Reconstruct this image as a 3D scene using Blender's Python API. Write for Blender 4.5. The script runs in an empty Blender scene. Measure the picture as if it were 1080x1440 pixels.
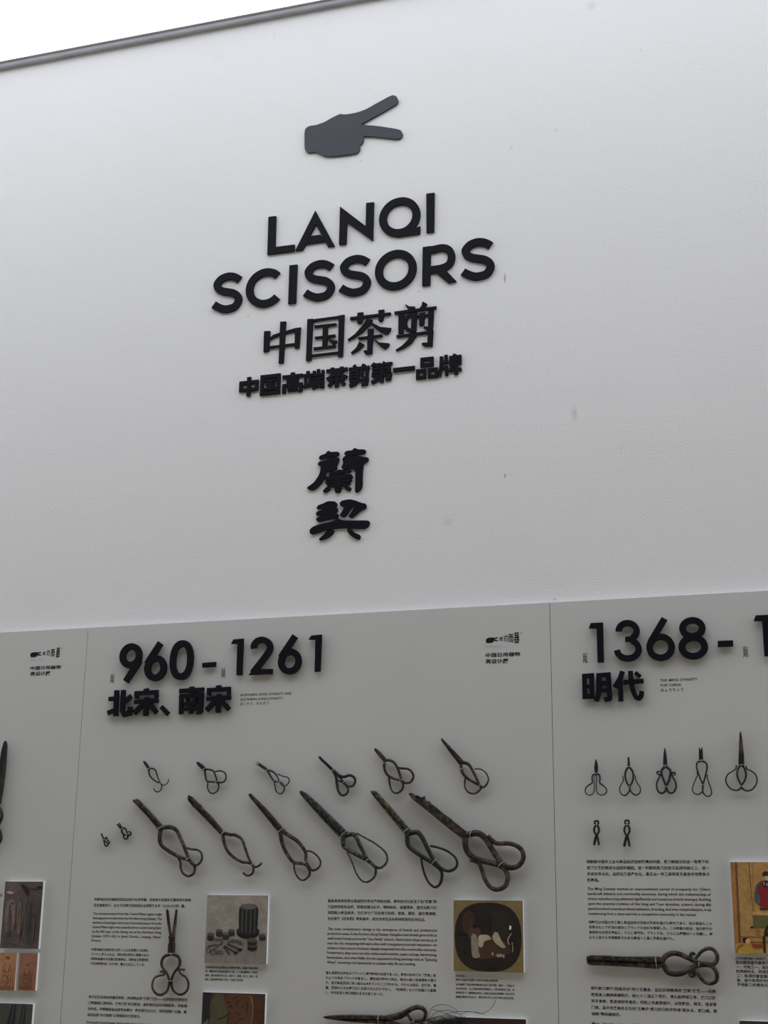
import bpy, math, random
from mathutils import Vector, Matrix
from mathutils.geometry import tessellate_polygon

random.seed(7)
S = bpy.context.scene
COL = S.collection

# ------------------------------------------------------------------ camera
F_PX = 1976.6849
PITCH, YAW, ROLL = 0.27865, 0.31061, 0.01177
CAM = Vector((1.83662, -3.20632, 1.72988))
cy, sy, cp, sp = math.cos(YAW), math.sin(YAW), math.cos(PITCH), math.sin(PITCH)
FW = Vector((-sy * cp, cy * cp, sp))
R0 = Vector((cy, sy, 0.0))
U0 = R0.cross(FW)
RT = R0 * math.cos(ROLL) + U0 * math.sin(ROLL)
UP = U0 * math.cos(ROLL) - R0 * math.sin(ROLL)
cam = bpy.data.objects.new('camera', bpy.data.cameras.new('camera'))
COL.objects.link(cam)
cam.data.sensor_fit = 'HORIZONTAL'
cam.data.sensor_width = 36.0
cam.data.lens = 36.0 * F_PX / 1080.0
cam.matrix_world = Matrix(((RT.x, UP.x, -FW.x, CAM.x), (RT.y, UP.y, -FW.y, CAM.y),
                           (RT.z, UP.z, -FW.z, CAM.z), (0, 0, 0, 1)))
S.camera = cam

# ------------------------------------------------------------------ sky and exposure
world = bpy.data.worlds.new('overcast_sky')
S.world = world
world.use_nodes = True
bg = world.node_tree.nodes['Background']
bg.inputs['Color'].default_value = (0.905, 0.93, 1.0, 1)
bg.inputs['Strength'].default_value = 2.33
S.view_settings.view_transform = 'Standard'
S.view_settings.look = 'None'
S.view_settings.exposure = 0.0
S.view_settings.gamma = 1.0
S.view_settings.use_curve_mapping = False

# ------------------------------------------------------------------ measuring: a point of the photograph laid on the plane y = Y
def at(px, py, Y=0.0):
    d = FW * F_PX + RT * (px - 540.0) + UP * (720.0 - py)
    t = (Y - CAM.y) / d.y
    return (CAM.x + d.x * t, CAM.z + d.z * t)

CROP = {  # detail views used while measuring: left, top, magnification
    'H': (400, 110, 5.4), 'T1': (280, 260, 4.909), 'T2': (490, 260, 4.909), 'T3': (640, 300, 6.75),
    'W1': (320, 420, 6.353), 'W2': (480, 420, 6.0), 'K': (410, 610, 7.714),
    'N0': (0, 860, 4.5), 'N1': (130, 870, 5.4), 'N2': (290, 870, 5.4), 'NL': (660, 830, 5.4), 'N3': (800, 840, 6.75), 'N4': (920, 820, 6.75),
    'A': (120, 1040, 4.909), 'B': (330, 1030, 4.696), 'C': (510, 1020, 4.32), 'D': (800, 1020, 6.75), 'E': (940, 1000, 7.2),
    'F': (110, 1240, 6.0), 'G': (440, 1240, 5.4), 'G2': (440, 1360, 5.4), 'I': (800, 1300, 4.909), 'J': (0, 1020, 6.546),
    'P0': (0, 1220, 6.546), 'P1': (270, 1240, 6.0), 'P2': (600, 1240, 5.4), 'P3': (980, 1190, 5.76), 'X3': (800, 1190, 4.909),
}
def c2p(c, x, y):
    a, b, s = CROP[c]
    return (a + x / s, b + y / s)
def cat_(c, x, y, Y=0.0):
    return at(*c2p(c, x, y), Y)
def pts(c, P, Y=0.0):
    out = []
    for p in P:
        if isinstance(p[0], str):
            out.append(cat_(p[0], p[1], p[2], Y))
        else:
            out.append(cat_(c, p[0], p[1], Y))
    return out
def mpp(c, x, y, Y=0.0):
    """metres per crop pixel, across, at that place"""
    a = cat_(c, x, y, Y); b = cat_(c, x + 10, y, Y); d = cat_(c, x, y + 10, Y)
    return (abs(b[0] - a[0]) + abs(d[1] - a[1])) / 20

# ------------------------------------------------------------------ materials
def nt(name):
    m = bpy.data.materials.new(name)
    m.use_nodes = True
    n = m.node_tree
    return m, n, n.nodes['Principled BSDF']
def add(n, kind, **kw):
    x = n.nodes.new(kind)
    for k, v in kw.items():
        setattr(x, k, v)
    return x
def simple(name, rgb, rough=0.6, spec=0.5, metal=0.0, noise=0.0, nscale=40, bump=0.0, bscale=300, rgb2=None):
    m, n, b = nt(name)
    b.inputs['Roughness'].default_value = rough
    b.inputs['Metallic'].default_value = metal
    b.inputs['Specular IOR Level'].default_value = spec
    b.inputs['Base Color'].default_value = (*rgb, 1)
    tc = add(n, 'ShaderNodeTexCoord')
    if noise:
        t = add(n, 'ShaderNodeTexNoise'); t.inputs['Scale'].default_value = nscale; t.inputs['Detail'].default_value = 5
        n.links.new(tc.outputs['Object'], t.inputs['Vector'])
        r = add(n, 'ShaderNodeMapRange')
        r.inputs['From Min'].default_value = 0.45 if rgb2 else 0.3; r.inputs['From Max'].default_value = 0.7
        n.links.new(t.outputs['Fac'], r.inputs['Value'])
        mx = add(n, 'ShaderNodeMix', data_type='RGBA')
        mx.inputs[6].default_value = (*rgb, 1)
        mx.inputs[7].default_value = (*(rgb2 or tuple(c * (1 - noise) for c in rgb)), 1)
        n.links.new(r.outputs['Result'], mx.inputs[0]); n.links.new(mx.outputs[2], b.inputs['Base Color'])
    if bump:
        t = add(n, 'ShaderNodeTexNoise'); t.inputs['Scale'].default_value = bscale; t.inputs['Detail'].default_value = 4
        n.links.new(tc.outputs['Object'], t.inputs['Vector'])
        bp = add(n, 'ShaderNodeBump'); bp.inputs['Strength'].default_value = bump; bp.inputs['Distance'].default_value = 0.002
        n.links.new(t.outputs['Fac'], bp.inputs['Height']); n.links.new(bp.outputs['Normal'], b.inputs['Normal'])
    return m

def wall_material():
    m, n, b = nt('painted_render_wall')
    b.inputs['Roughness'].default_value = 0.75
    b.inputs['Specular IOR Level'].default_value = 0.25
    geo = add(n, 'ShaderNodeNewGeometry')
    # faint blotches of the paint
    t = add(n, 'ShaderNodeTexNoise'); t.inputs['Scale'].default_value = 1.7; t.inputs['Detail'].default_value = 6
    n.links.new(geo.outputs['Position'], t.inputs['Vector'])
    mx = add(n, 'ShaderNodeMix', data_type='RGBA')
    mx.inputs[6].default_value = (0.81, 0.81, 0.815, 1); mx.inputs[7].default_value = (0.85, 0.85, 0.85, 1)
    n.links.new(t.outputs['Fac'], mx.inputs[0])
    last = mx.outputs[2]
    # small scuffs and nail marks: place, radius across, radius up, strength
    for (px, py, rx, rz, k) in ((808, 582, 5, 12, .22), (710, 391, 1.6, 9, .75), (710, 669, 1.5, 4, .8), (630, 734, 9, 7, .14), (832, 8, 9, 9, .14),
                               (719, 207, 3, 4, .2), (782, 183, 4, 3, .18), (349, 445, 2, 2, .5), (589, 410, 2, 1.5, .5), (902, 70, 2, 2, .35),
                               (309, 82, 12, 6, .06), (386, 48, 3, 12, .08), (780, 843, 2.5, 1.6, .5), (438, 9, 7, 5, .12), (508, 226, 2, 2, .35), (874, 630, 2, 2, .3)):
        x, z = at(px, py, 0.018)
        sb = add(n, 'ShaderNodeVectorMath', operation='SUBTRACT'); sb.inputs[1].default_value = (x, 0.018, z)
        n.links.new(geo.outputs['Position'], sb.inputs[0])
        sc = add(n, 'ShaderNodeVectorMath', operation='DIVIDE'); sc.inputs[1].default_value = (rx * .002, 1, rz * .002)
        n.links.new(sb.outputs[0], sc.inputs[0])
        ln = add(n, 'ShaderNodeVectorMath', operation='LENGTH'); n.links.new(sc.outputs[0], ln.inputs[0])
        mr = add(n, 'ShaderNodeMapRange'); mr.inputs['From Min'].default_value = 0.2; mr.inputs['From Max'].default_value = 1.0
        mr.inputs['To Min'].default_value = k; mr.inputs['To Max'].default_value = 0.0
        n.links.new(ln.outputs['Value'], mr.inputs['Value'])
        m2 = add(n, 'ShaderNodeMix', data_type='RGBA'); m2.inputs[7].default_value = (0.22, 0.21, 0.19, 1)
        n.links.new(mr.outputs['Result'], m2.inputs[0]); n.links.new(last, m2.inputs[6])
        last = m2.outputs[2]
    n.links.new(last, b.inputs['Base Color'])
    # roller texture of the paint, drawn out sideways
    mp = add(n, 'ShaderNodeMapping'); mp.inputs['Scale'].default_value = (110, 110, 260)
    n.links.new(geo.outputs['Position'], mp.inputs['Vector'])
    t2 = add(n, 'ShaderNodeTexNoise'); t2.inputs['Scale'].default_value = 1.6; t2.inputs['Detail'].default_value = 5
    n.links.new(mp.outputs['Vector'], t2.inputs['Vector'])
    mp3 = add(n, 'ShaderNodeMapping'); mp3.inputs['Scale'].default_value = (3, 3, 9)
    n.links.new(geo.outputs['Position'], mp3.inputs['Vector'])
    t3 = add(n, 'ShaderNodeTexNoise'); t3.inputs['Scale'].default_value = 1.0; t3.inputs['Detail'].default_value = 3
    n.links.new(mp3.outputs['Vector'], t3.inputs['Vector'])
    mul = add(n, 'ShaderNodeMath', operation='MULTIPLY'); n.links.new(t2.outputs['Fac'], mul.inputs[0]); n.links.new(t3.outputs['Fac'], mul.inputs[1])
    bp = add(n, 'ShaderNodeBump'); bp.inputs['Strength'].default_value = 0.75; bp.inputs['Distance'].default_value = 0.0018
    n.links.new(mul.outputs[0], bp.inputs['Height']); n.links.new(bp.outputs['Normal'], b.inputs['Normal'])
    return m

def print_material():
    m, n, b = nt('printed_picture')
    b.inputs['Roughness'].default_value = 0.45
    at_ = add(n, 'ShaderNodeVertexColor'); at_.layer_name = 'ink'
    geo = add(n, 'ShaderNodeNewGeometry')
    t = add(n, 'ShaderNodeTexNoise'); t.inputs['Scale'].default_value = 160; t.inputs['Detail'].default_value = 6
    n.links.new(geo.outputs['Position'], t.inputs['Vector'])
    t2 = add(n, 'ShaderNodeTexNoise'); t2.inputs['Scale'].default_value = 28; t2.inputs['Detail'].default_value = 4
    n.links.new(geo.outputs['Position'], t2.inputs['Vector'])
    ad = add(n, 'ShaderNodeMath', operation='ADD'); n.links.new(t.outputs['Fac'], ad.inputs[0]); n.links.new(t2.outputs['Fac'], ad.inputs[1])
    r = add(n, 'ShaderNodeMapRange'); r.inputs['From Min'].default_value = 0.6; r.inputs['From Max'].default_value = 1.4
    r.inputs['To Min'].default_value = 0.72; r.inputs['To Max'].default_value = 1.28
    n.links.new(ad.outputs[0], r.inputs['Value'])
    mx = add(n, 'ShaderNodeMix', data_type='RGBA', blend_type='MULTIPLY'); mx.inputs[0].default_value = 1.0
    n.links.new(at_.outputs['Color'], mx.inputs[6]); n.links.new(r.outputs['Result'], mx.inputs[7])
    n.links.new(mx.outputs[2], b.inputs['Base Color'])
    return m

MW = wall_material()
M_PANEL = simple('white_board_panel', (0.615, 0.62, 0.61), 0.5, 0.3, noise=0.04, nscale=3)
M_EDGE = simple('white_foam_edge', (0.93, 0.94, 0.95), 0.55, 0.3, noise=0.02, nscale=20)
M_BLACK = simple('black_acrylic', (0.006, 0.0068, 0.0118), 0.6, 0.13, noise=0.25, nscale=25)
M_HAND = simple('charcoal_acrylic', (0.06, 0.063, 0.077), 0.5, 0.25, noise=0.12, nscale=14)
M_INK = simple('black_ink', (0.010, 0.010, 0.0105), 0.7, 0.2, noise=0.2, nscale=60)
M_INKT = simple('dark_grey_ink', (0.03, 0.03, 0.031), 0.7, 0.2, noise=0.2, nscale=60)
M_COPE = simple('grey_metal_coping', (0.47, 0.49, 0.52), 0.55, 0.4, metal=0.0, noise=0.18, nscale=9)
M_FLOOR = simple('concrete_paving', (0.38, 0.325, 0.20), 0.85, 0.3, noise=0.25, nscale=4, bump=0.3, bscale=80)
M_OPP = simple('opposite_grey_render', (0.16, 0.145, 0.11), 0.85, 0.3, noise=0.12, nscale=2)
M_PRINT = print_material()
M_WIRE = simple('bright_wire', (0.55, 0.55, 0.54), 0.4, 0.5, metal=0.2, noise=0.2, nscale=200)
M_FIBRE = simple('dark_fibre', (0.03, 0.028, 0.026), 0.6, 0.4, noise=0.4, nscale=200)
IRON = {
    'black': simple('black_iron', (0.010, 0.0095, 0.0095), 0.5, 0.5, 0.25, noise=1, nscale=55, bump=0.5, bscale=260, rgb2=(0.030, 0.027, 0.025)),
    'rust': simple('rusted_iron', (0.014, 0.010, 0.009), 0.65, 0.4, 0.1, noise=1, nscale=95, bump=0.8, bscale=240, rgb2=(0.115, 0.072, 0.055)),
    'olive': simple('olive_patina_iron', (0.025, 0.021, 0.014), 0.6, 0.4, 0.15, noise=1, nscale=150, bump=0.8, bscale=300, rgb2=(0.20, 0.16, 0.085)),
    'grey': simple('grey_forged_iron', (0.012, 0.012, 0.0125), 0.45, 0.5, 0.4, noise=1, nscale=170, bump=0.6, bscale=300, rgb2=(0.13, 0.126, 0.117)),
    'bronze': simple('brown_bronze_iron', (0.018, 0.013, 0.008), 0.5, 0.5, 0.3, noise=1, nscale=30, bump=0.4, bscale=240, rgb2=(0.13, 0.085, 0.042)),
}

# ------------------------------------------------------------------ mesh kit: (x, z) drawings with depth along y
def catmull(P, n=6, closed=False):
    out = []
    N = len(P)
    rng = range(N if closed else N - 1)
    for i in rng:
        p0 = P[(i - 1) % N] if (closed or i > 0) else P[0]
        p1, p2 = P[i], P[(i + 1) % N]
        p3 = P[(i + 2) % N] if (closed or i + 2 < N) else P[-1]
        for k in range(n):
            t = k / n
            out.append(tuple(0.5 * (2 * b + (c - a) * t + (2 * a - 5 * b + 4 * c - d) * t * t + (3 * b - a - 3 * c + d) * t ** 3)
                             for a, b, c, d in zip(p0, p1, p2, p3)))
    if not closed:
        out.append(tuple(P[-1]))
    return out
def chaikin(P, it=1):
    for _ in range(it):
        Q = []
        for i in range(len(P)):
            a, b = P[i], P[(i + 1) % len(P)]
            Q.append(tuple(.8 * u + .2 * v for u, v in zip(a, b)))
            Q.append(tuple(.2 * u + .8 * v for u, v in zip(a, b)))
        P = Q
    return P
def area(P):
    return 0.5 * sum(P[i - 1][0] * P[i][1] - P[i][0] * P[i - 1][1] for i in range(len(P)))
def clip(P, a, nrm, off):
    """the part of polygon P with (p - a).nrm <= off"""
    out = []
    f = lambda p: (p[0] - a[0]) * nrm[0] + (p[1] - a[1]) * nrm[1] - off
    for i in range(len(P)):
        p, q = P[i - 1], P[i]
        fp, fq = f(p), f(q)
        if (fp <= 0) != (fq <= 0):
            t = fp / (fp - fq)
            out.append((p[0] + (q[0] - p[0]) * t, p[1] + (q[1] - p[1]) * t))
        if fq <= 0:
            out.append(q)
    return out

class MB:
    def __init__(s):
        s.v = []; s.f = []; s.c = []; s.smooth = []; s.spots = []
    def face(s, idx, col=None, sm=False):
        s.f.append(idx); s.c.append(col); s.smooth.append(sm)
    def flat(s, P, y, col=None):
        if area(P) < 0: P = P[::-1]
        b = len(s.v)
        s.v += [(p[0], y, p[1]) for p in P]
        s.face(list(range(b, b + len(P))), col)
    def prism(s, P, y0, y1, col=None, inset=0.0):
        """front at y0 (towards the viewer, smaller y), back at y1"""
        s.spots.append(list(P))
        if area(P) < 0: P = P[::-1]
        n = len(P); b = len(s.v)
        s.v += [(p[0], y0, p[1]) for p in P] + [(p[0], y1, p[1]) for p in P]
        s.face(list(range(b, b + n)), col)
        s.face([b + n + i for i in range(n - 1, -1, -1)], col)
        for i in range(n):
            j = (i + 1) % n
            s.face([b + i, b + n + i, b + n + j, b + j], col)
    def ring(s, cx, cz, rx, rz, w, y0, y1, n=44, power=2.0):
        s.spots += [[(cx - rx, cz)], [(cx + rx, cz)]]
        b = len(s.v)
        for i in range(n):
            a = 2 * math.pi * i / n
            c_, s_ = math.cos(a), math.sin(a)
            c_ = math.copysign(abs(c_) ** (2 / power), c_); s_ = math.copysign(abs(s_) ** (2 / power), s_)
            for k in (1, -1):
                x = cx + (rx + k * w / 2) * c_; z = cz + (rz + k * w / 2) * s_
                s.v += [(x, y0, z), (x, y1, z)]
        for i in range(n):
            p = b + 4 * i; q = b + 4 * ((i + 1) % n)
            s.face([p, q, q + 2, p + 2]); s.face([p, p + 1, q + 1, q]); s.face([p + 2, q + 2, q + 3, p + 3]); s.face([p + 1, p + 3, q + 3, q + 1])
    def ribbon(s, P, w, y0, y1):
        n = len(P); L = []; R = []
        for i in range(n):
            a = P[max(i - 1, 0)]; b = P[min(i + 1, n - 1)]
            d = Vector((b[0] - a[0], b[1] - a[1])).normalized()
            k = 1.0
            if 0 < i < n - 1:
                e = Vector((P[i][0] - a[0], P[i][1] - a[1])).normalized()
                k = 1 / max(0.5, d.dot(e))
            nx, nz = -d.y * w / 2 * k, d.x * w / 2 * k
            L.append((P[i][0] + nx, P[i][1] + nz)); R.append((P[i][0] - nx, P[i][1] - nz))
        s.prism(L + R[::-1], y0, y1)
        s.spots[-1] = [P[n // 2] if n > 2 else ((P[0][0] + P[1][0]) / 2, (P[0][1] + P[1][1]) / 2)]
    def tube(s, P, rad, n=8, flatten=1.0):
        """P: 3D points running mostly across the board; rad: radius or one per point"""
        m = len(P); base = len(s.v)
        for i in range(m):
            a = Vector(P[max(i - 1, 0)]); b = Vector(P[min(i + 1, m - 1)])
            t = (b - a)
            if t.length < 1e-9: t = Vector((1, 0, 0))
            t.normalize()
            ref = Vector((0, 1, 0)) if abs(t.y) < 0.9 else Vector((1, 0, 0))
            u = t.cross(ref).normalized(); w = u.cross(t)
            r = rad[i] if isinstance(rad, (list, tuple)) else rad
            for k in range(n):
                an = 2 * math.pi * k / n
                p = Vector(P[i]) + u * (r * math.cos(an)) + w * (r * flatten * math.sin(an))
                s.v.append(tuple(p))
        for i in range(m - 1):
            for k in range(n):
                a = base + i * n + k; b = base + i * n + (k + 1) % n
                s.face([a, b, b + n, a + n], None, True)
        s.face([base + k for k in range(n - 1, -1, -1)]); s.face([base + (m - 1) * n + k for k in range(n)])
    def box(s, x0, x1, y0, y1, z0, z1, col=None):
        s.prism([(x0, z0), (x1, z0), (x1, z1), (x0, z1)], y0, y1, col)
    def mesh(s, me):
        b = len(s.v)
        s.v += [tuple(v.co) for v in me.vertices]
        for p in me.polygons: s.face([b + i for i in p.vertices])
    def build(s, name, mat, origin=(0, 0, 0), parent=None, inherit=False):
        me = bpy.data.meshes.new(name)
        ox, oy, oz = origin
        me.from_pydata([(x - ox, y - oy, z - oz) for x, y, z in s.v], [], s.f)
        if any(c is not None for c in s.c):
            ca = me.color_attributes.new('ink', 'FLOAT_COLOR', 'CORNER')
            i = 0
            for f, c in zip(s.f, s.c):
                for _ in f:
                    ca.data[i].color = (*(c or (1, 1, 1)), 1); i += 1
        me.polygons.foreach_set('use_smooth', s.smooth)
        me.materials.append(mat)
        me.update()
        o = bpy.data.objects.new(name, me)
        COL.objects.link(o)
        if parent: o.parent = parent
        else: o.location = origin
        return o
    def studs(s, y0, y1, r=0.002):
        """short mounting studs behind a raised sign, one behind the broadest place of every stroke"""
        for P in list(s.spots):
            if len(P) == 1: q = P[0]
            else:
                T = tessellate_polygon([[Vector((p[0], p[1], 0)) for p in P]])
                if not T: continue
                t = max(T, key=lambda t: min((Vector(P[t[i]]) - Vector(P[t[i - 1]])).length for i in range(3)))
                q = (sum(P[i][0] for i in t) / 3, sum(P[i][1] for i in t) / 3)
            s.box(q[0] - r, q[0] + r, y0, y1, q[1] - r, q[1] + r)
    def centre(s):
        xs = [v[0] for v in s.v]; ys = [v[1] for v in s.v]; zs = [v[2] for v in s.v]
        return ((min(xs) + max(xs)) / 2, max(ys), (min(zs) + max(zs)) / 2)

def tag(o, label=None, cat=None, group=None, kind=None):
    if label: o['label'] = label
    if cat: o['category'] = cat
    if group: o['group'] = group
    if kind: o['kind'] = kind
    return o
def empty(name, loc):
    o = bpy.data.objects.new(name, None); COL.objects.link(o); o.location = loc; o.empty_display_size = 0.05
    return o

# ------------------------------------------------------------------ setting
WALL_Y = 0.018          # face of the wall; the boards' faces lie at y = 0
zt = at(200, 56.4, WALL_Y)[1]
m = MB(); m.box(-6, 9, WALL_Y, WALL_Y + 0.3, -0.02, zt + 0.012)
tag(m.build('wall_back', MW), kind='structure')
m = MB()
# folded metal coping: a drip face with a thin lip above
z0 = at(200, 56.2, 0.0)[1]; z1 = at(200, 48.6, 0.0)[1]
prof = [(WALL_Y + 0.33, z1 + .004), (-0.002, z1), (-0.006, z1 - 0.003), (-0.006, z1 - .005), (0.0, z1 - .007), (0.0, z0 + .004), (0.002, z0), (WALL_Y + .002, z0 + 0.002), (WALL_Y + .002, z1 - .004), (WALL_Y + .33, z1 - .004)]
b = len(m.v); n = len(prof)
for x in (-6.05, 9.05):
    m.v += [(x, p[0], p[1]) for p in prof]
for i in range(n):
    j = (i + 1) % n
    m.face([i, j, n + j, n + i])
m.face(list(range(n - 1, -1, -1))); m.face(list(range(n, 2 * n)))
tag(m.build('trim_1', M_COPE), kind='structure')
m = MB()
m.v = [(-9, -9, 0), (12, -9, 0), (12, 0.4, 0), (-9, 0.4, 0), (-9, -9, -.1), (12, -9, -.1), (12, 0.4, -.1), (-9, 0.4, -.1)]
for f in ([0, 1, 2, 3], [7, 6, 5, 4], [0, 4, 5, 1], [1, 5, 6, 2], [2, 6, 7, 3], [3, 7, 4, 0]): m.face(f)
tag(m.build('floor', M_FLOOR), kind='structure')
# unseen building opposite; deep eave added and sized to shade the lower wall
m = MB(); m.box(-9, 12, -5.2, -5.0, 0, 4.6)
tag(m.build('wall_front', M_OPP), kind='structure')
m = MB(); m.box(-9, 12, -5.2, -2.2, 4.6, 4.7)
tag(m.build('added_eave', M_OPP), kind='structure')

# ------------------------------------------------------------------ display panels
PANELS = []
XS = [-1.22, 0.0, 1.22, 2.44]
PLAB = ('white display panel at the left end, mural prints and one long blade on it',
        'wide white display panel headed 960-1261, between two thin seams',
        'white display panel headed 1368 on the right, small black scissors in a row')
for i in range(3):
    m = MB(); g = 0.0006
    x0, x1 = XS[i] + g, XS[i + 1] - g
    m.box(x0, x1, 0.0, WALL_Y - 0.001, 0.06, 2.44)
    o = m.build('display_panel', M_PANEL, (0.5 * (x0 + x1), WALL_Y, 0.06))
    tag(o, PLAB[i], 'panel', 'display panels along the wall')
    PANELS.append(o)
def on_panel(m, name, mat, i, label=None):
    o = m.build(name, mat, tuple(PANELS[i].location), PANELS[i])
    if label: o['label'] = label
    return o

# ------------------------------------------------------------------ raised signs on the wall
YF, YB = 0.012, WALL_Y
def finish(m, label, cat='letter', group=None, name='raised_letter', mat=None):
    c = m.centre()
    if c[1] < 0.0:
        m.studs(c[1], 0.0); c = (c[0], 0.0, c[2])
    o = m.build(name, mat or M_BLACK, c)
    return tag(o, label, cat, group)

m = MB()
HAND = [(152, 400), (165, 375), (190, 362), (240, 355), (300, 335), (360, 300), (415, 273), (430, 271), (450, 275), (490, 272), (560, 258), (620, 235),
        (700, 190), (790, 140), (825, 127), (850, 136), (865, 165), (858, 190), (840, 203), (790, 232), (700, 283), (590, 343), (582, 354), (700, 361),
        (850, 384), (885, 395), (899, 425), (888, 450), (860, 462), (830, 459), (700, 445), (600, 436), (602, 468), (590, 492), (570, 508), (573, 538),
        (560, 562), (535, 572), (400, 590), (320, 594), (285, 583), (250, 565), (225, 558), (185, 567), (160, 552), (152, 528)]
m.prism(chaikin(pts('H', HAND, YF)), YF, YB)
finish(m, 'charcoal raised hand emblem with two fingers spread like blades, above the title', 'emblem', name='hand_emblem', mat=M_HAND)

GT = 'raised letters of the two-line English title'
W = 53 * mpp('T2', 560, 200, YF)
def polys(c, *PS, y0=None, y1=None):
    y0 = YF if y0 is None else y0; y1 = YB if y1 is None else y1
    m = MB()
    for k, P in enumerate(PS):
        m.prism(pts(c, P, y0), y0 + 0.00004 * k, y1)
    return m
finish(polys('T1', [(478, 220), (530, 214), (524, 428), (658, 411), (657, 457), (470, 480)]), 'black raised letter L, first of the upper title line', group=GT)
finish(polys('T1', [(663, 454), (802, 176), (805, 272), (715, 448)], [(802, 176), (935, 420), (888, 427), (805, 272)], [(768, 352), (840, 343), (868, 390), (735, 409)]),
       'black raised letter A, pointed at the top, in the upper title line', group=GT)
finish(polys('T2', [(-59, 150), (-66, 411), (-16, 406), (-9, 240)], [(-59, 148), (118, 283), (170, 330), (166, 385), (-12, 256), (-59, 222)], [(122, 124), (175, 118), (168, 383), (117, 350)]),
       'black raised letter N, third of the upper title line', group=GT)
def ringR(c, x0, x1, y0, y1, slope):
    """outer radius of a round letter from its box in the photograph"""
    return 0.5 * ((x1 - x0) + (y1 - y0)) / 2 * mpp(c, (x0 + x1) / 2, (y0 + y1) / 2, YF)
RO = ringR('T2', 183, 468, 442, 727, 0) * 0.985
cx, cz = cat_('T2', 352, 220, YF)
m = MB(); m.ring(cx, cz, RO - W / 2, RO - W / 2, W, YF, YB, 56)
m.prism(pts('T2', [(335, 359), (335, 310), (440, 300), (495, 286), (493, 336), (400, 350)], YF), YF + .00004, YB)
finish(m, 'black raised letter Q with a flat tail, in the upper title line', group=GT)
finish(polys('T2', [(537, 60), (593, 53), (590, 323), (538, 329)]), 'black raised letter I, last of the upper title line', group=GT)

S_LINE = [(335, 304), (290, 280), (240, 269), (190, 275), (138, 298), (103, 338), (99, 362), (115, 396), (155, 417), (215, 427), (275, 437), (318, 463), (334, 497), (322, 540), (285, 577),
          (215, 596), (170, 594), (120, 578), (74, 553)]
SP = catmull(pts('T3', S_LINE, YF), 5)
SC = cat_('T3', 214, 431, YF)
def letterS(c, x, y, label):
    q = cat_(c, x, y, YF)
    m = MB(); m.ribbon([(p[0] - SC[0] + q[0], p[1] - SC[1] + q[1]) for p in SP], W * 0.98, YF, YB)
    finish(m, label, group=GT)
letterS('T1', 195, 741, 'black raised letter S, leftmost of the lower title line')
cx, cz = cat_('T1', 456, 709, YF)
m = MB()
rr = RO - W / 2
m.ribbon([(cx + rr * math.cos(math.radians(a)), cz + rr * math.sin(math.radians(a))) for a in range(43, 325, 6)], W, YF, YB)
finish(m, 'black raised letter C, second of the lower title line', group=GT)
finish(polys('T1', [(623, 555), (677, 549), (667, 814), (614, 821)]), 'black raised letter I, third of the lower title line', group=GT)
letterS('T1', 829, 657, 'black raised letter S, just right of the lower line letter I')
letterS('T2', 45, 623, 'black raised letter S, just left of the letter O')
cx, cz = cat_('T2', 325, 585, YF)
m = MB(); m.ring(cx, cz, RO - W / 2, RO - W / 2, W, YF, YB, 56)
finish(m, 'black raised letter O, round, in the lower title line', group=GT)
m = polys('T2', [(512, 429), (568, 421), (563, 690), (508, 696)], [(600, 604), (655, 570), (745, 664), (688, 677)])
m.ribbon(catmull(pts('T2', [(530, 452), (580, 445), (645, 433), (690, 447), (710, 492), (695, 545), (645, 572), (580, 583), (530, 590)], YF), 6), W * .93, YF + .00008, YB)
finish(m, 'black raised letter R, next to last of the lower title line', group=GT)
letterS('T3', 214, 431, 'black raised letter S, rightmost of the lower title line')

GC = 'raised characters of the large four-character line'
finish(polys('W1', [(325, 290), (378, 287), (367, 468), (320, 476)], [(602, 262), (652, 255), (638, 438), (598, 440)], [(470, 205), (520, 202), (497, 573), (455, 577)],
             [(362, 358), (410, 322), (465, 302), (520, 287), (603, 262), (630, 275), (600, 290), (515, 310), (460, 326), (405, 348), (366, 372)],
             [(360, 425), (604, 394), (604, 412), (360, 443)]),
       'first large Chinese character under the title, a box crossed by one upright', 'character', GC, 'raised_character')
finish(polys('W1', [(712, 182), (762, 178), (745, 547), (700, 554)], [(992, 150), (1042, 142), (1028, 512), (985, 518)], [(745, 186), (1000, 151), (1000, 170), (745, 205)],
             [(735, 500), (992, 470), (992, 490), (735, 519)], [(770, 238), (968, 216), (973, 235), (775, 256)], [(778, 339), (960, 317), (963, 336), (780, 358)],
             [(765, 434), (963, 413), (966, 432), (768, 456)], [(850, 235), (896, 230), (886, 432), (845, 437)],
             [(900, 345), (930, 368), (975, 371), (970, 392), (940, 412), (912, 385), (893, 355)]),
       'second large Chinese character under the title, a closed square frame', 'character', GC, 'raised_character')
finish(polys('W2', [(72, 155), (415, 114), (416, 133), (75, 178)], [(135, 118), (183, 112), (174, 198), (150, 213), (132, 202)], [(312, 96), (360, 90), (352, 178), (330, 193), (312, 186)],
             [(215, 165), (262, 178), (252, 205), (180, 277), (110, 327), (55, 354), (52, 342), (110, 300), (180, 222)],
             [(250, 196), (330, 238), (418, 246), (412, 270), (385, 303), (330, 280), (280, 245), (243, 208)],
             [(222, 255), (270, 250), (258, 464), (205, 467), (188, 450), (190, 434), (216, 434)], [(138, 325), (342, 299), (344, 318), (145, 343)],
             [(150, 360), (192, 385), (150, 430), (85, 465), (78, 454), (125, 412)], [(275, 335), (320, 368), (403, 376), (400, 395), (370, 425), (330, 405), (290, 362)]),
       'third large Chinese character under the title, with a roof and spread feet', 'character', GC, 'raised_character')
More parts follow.
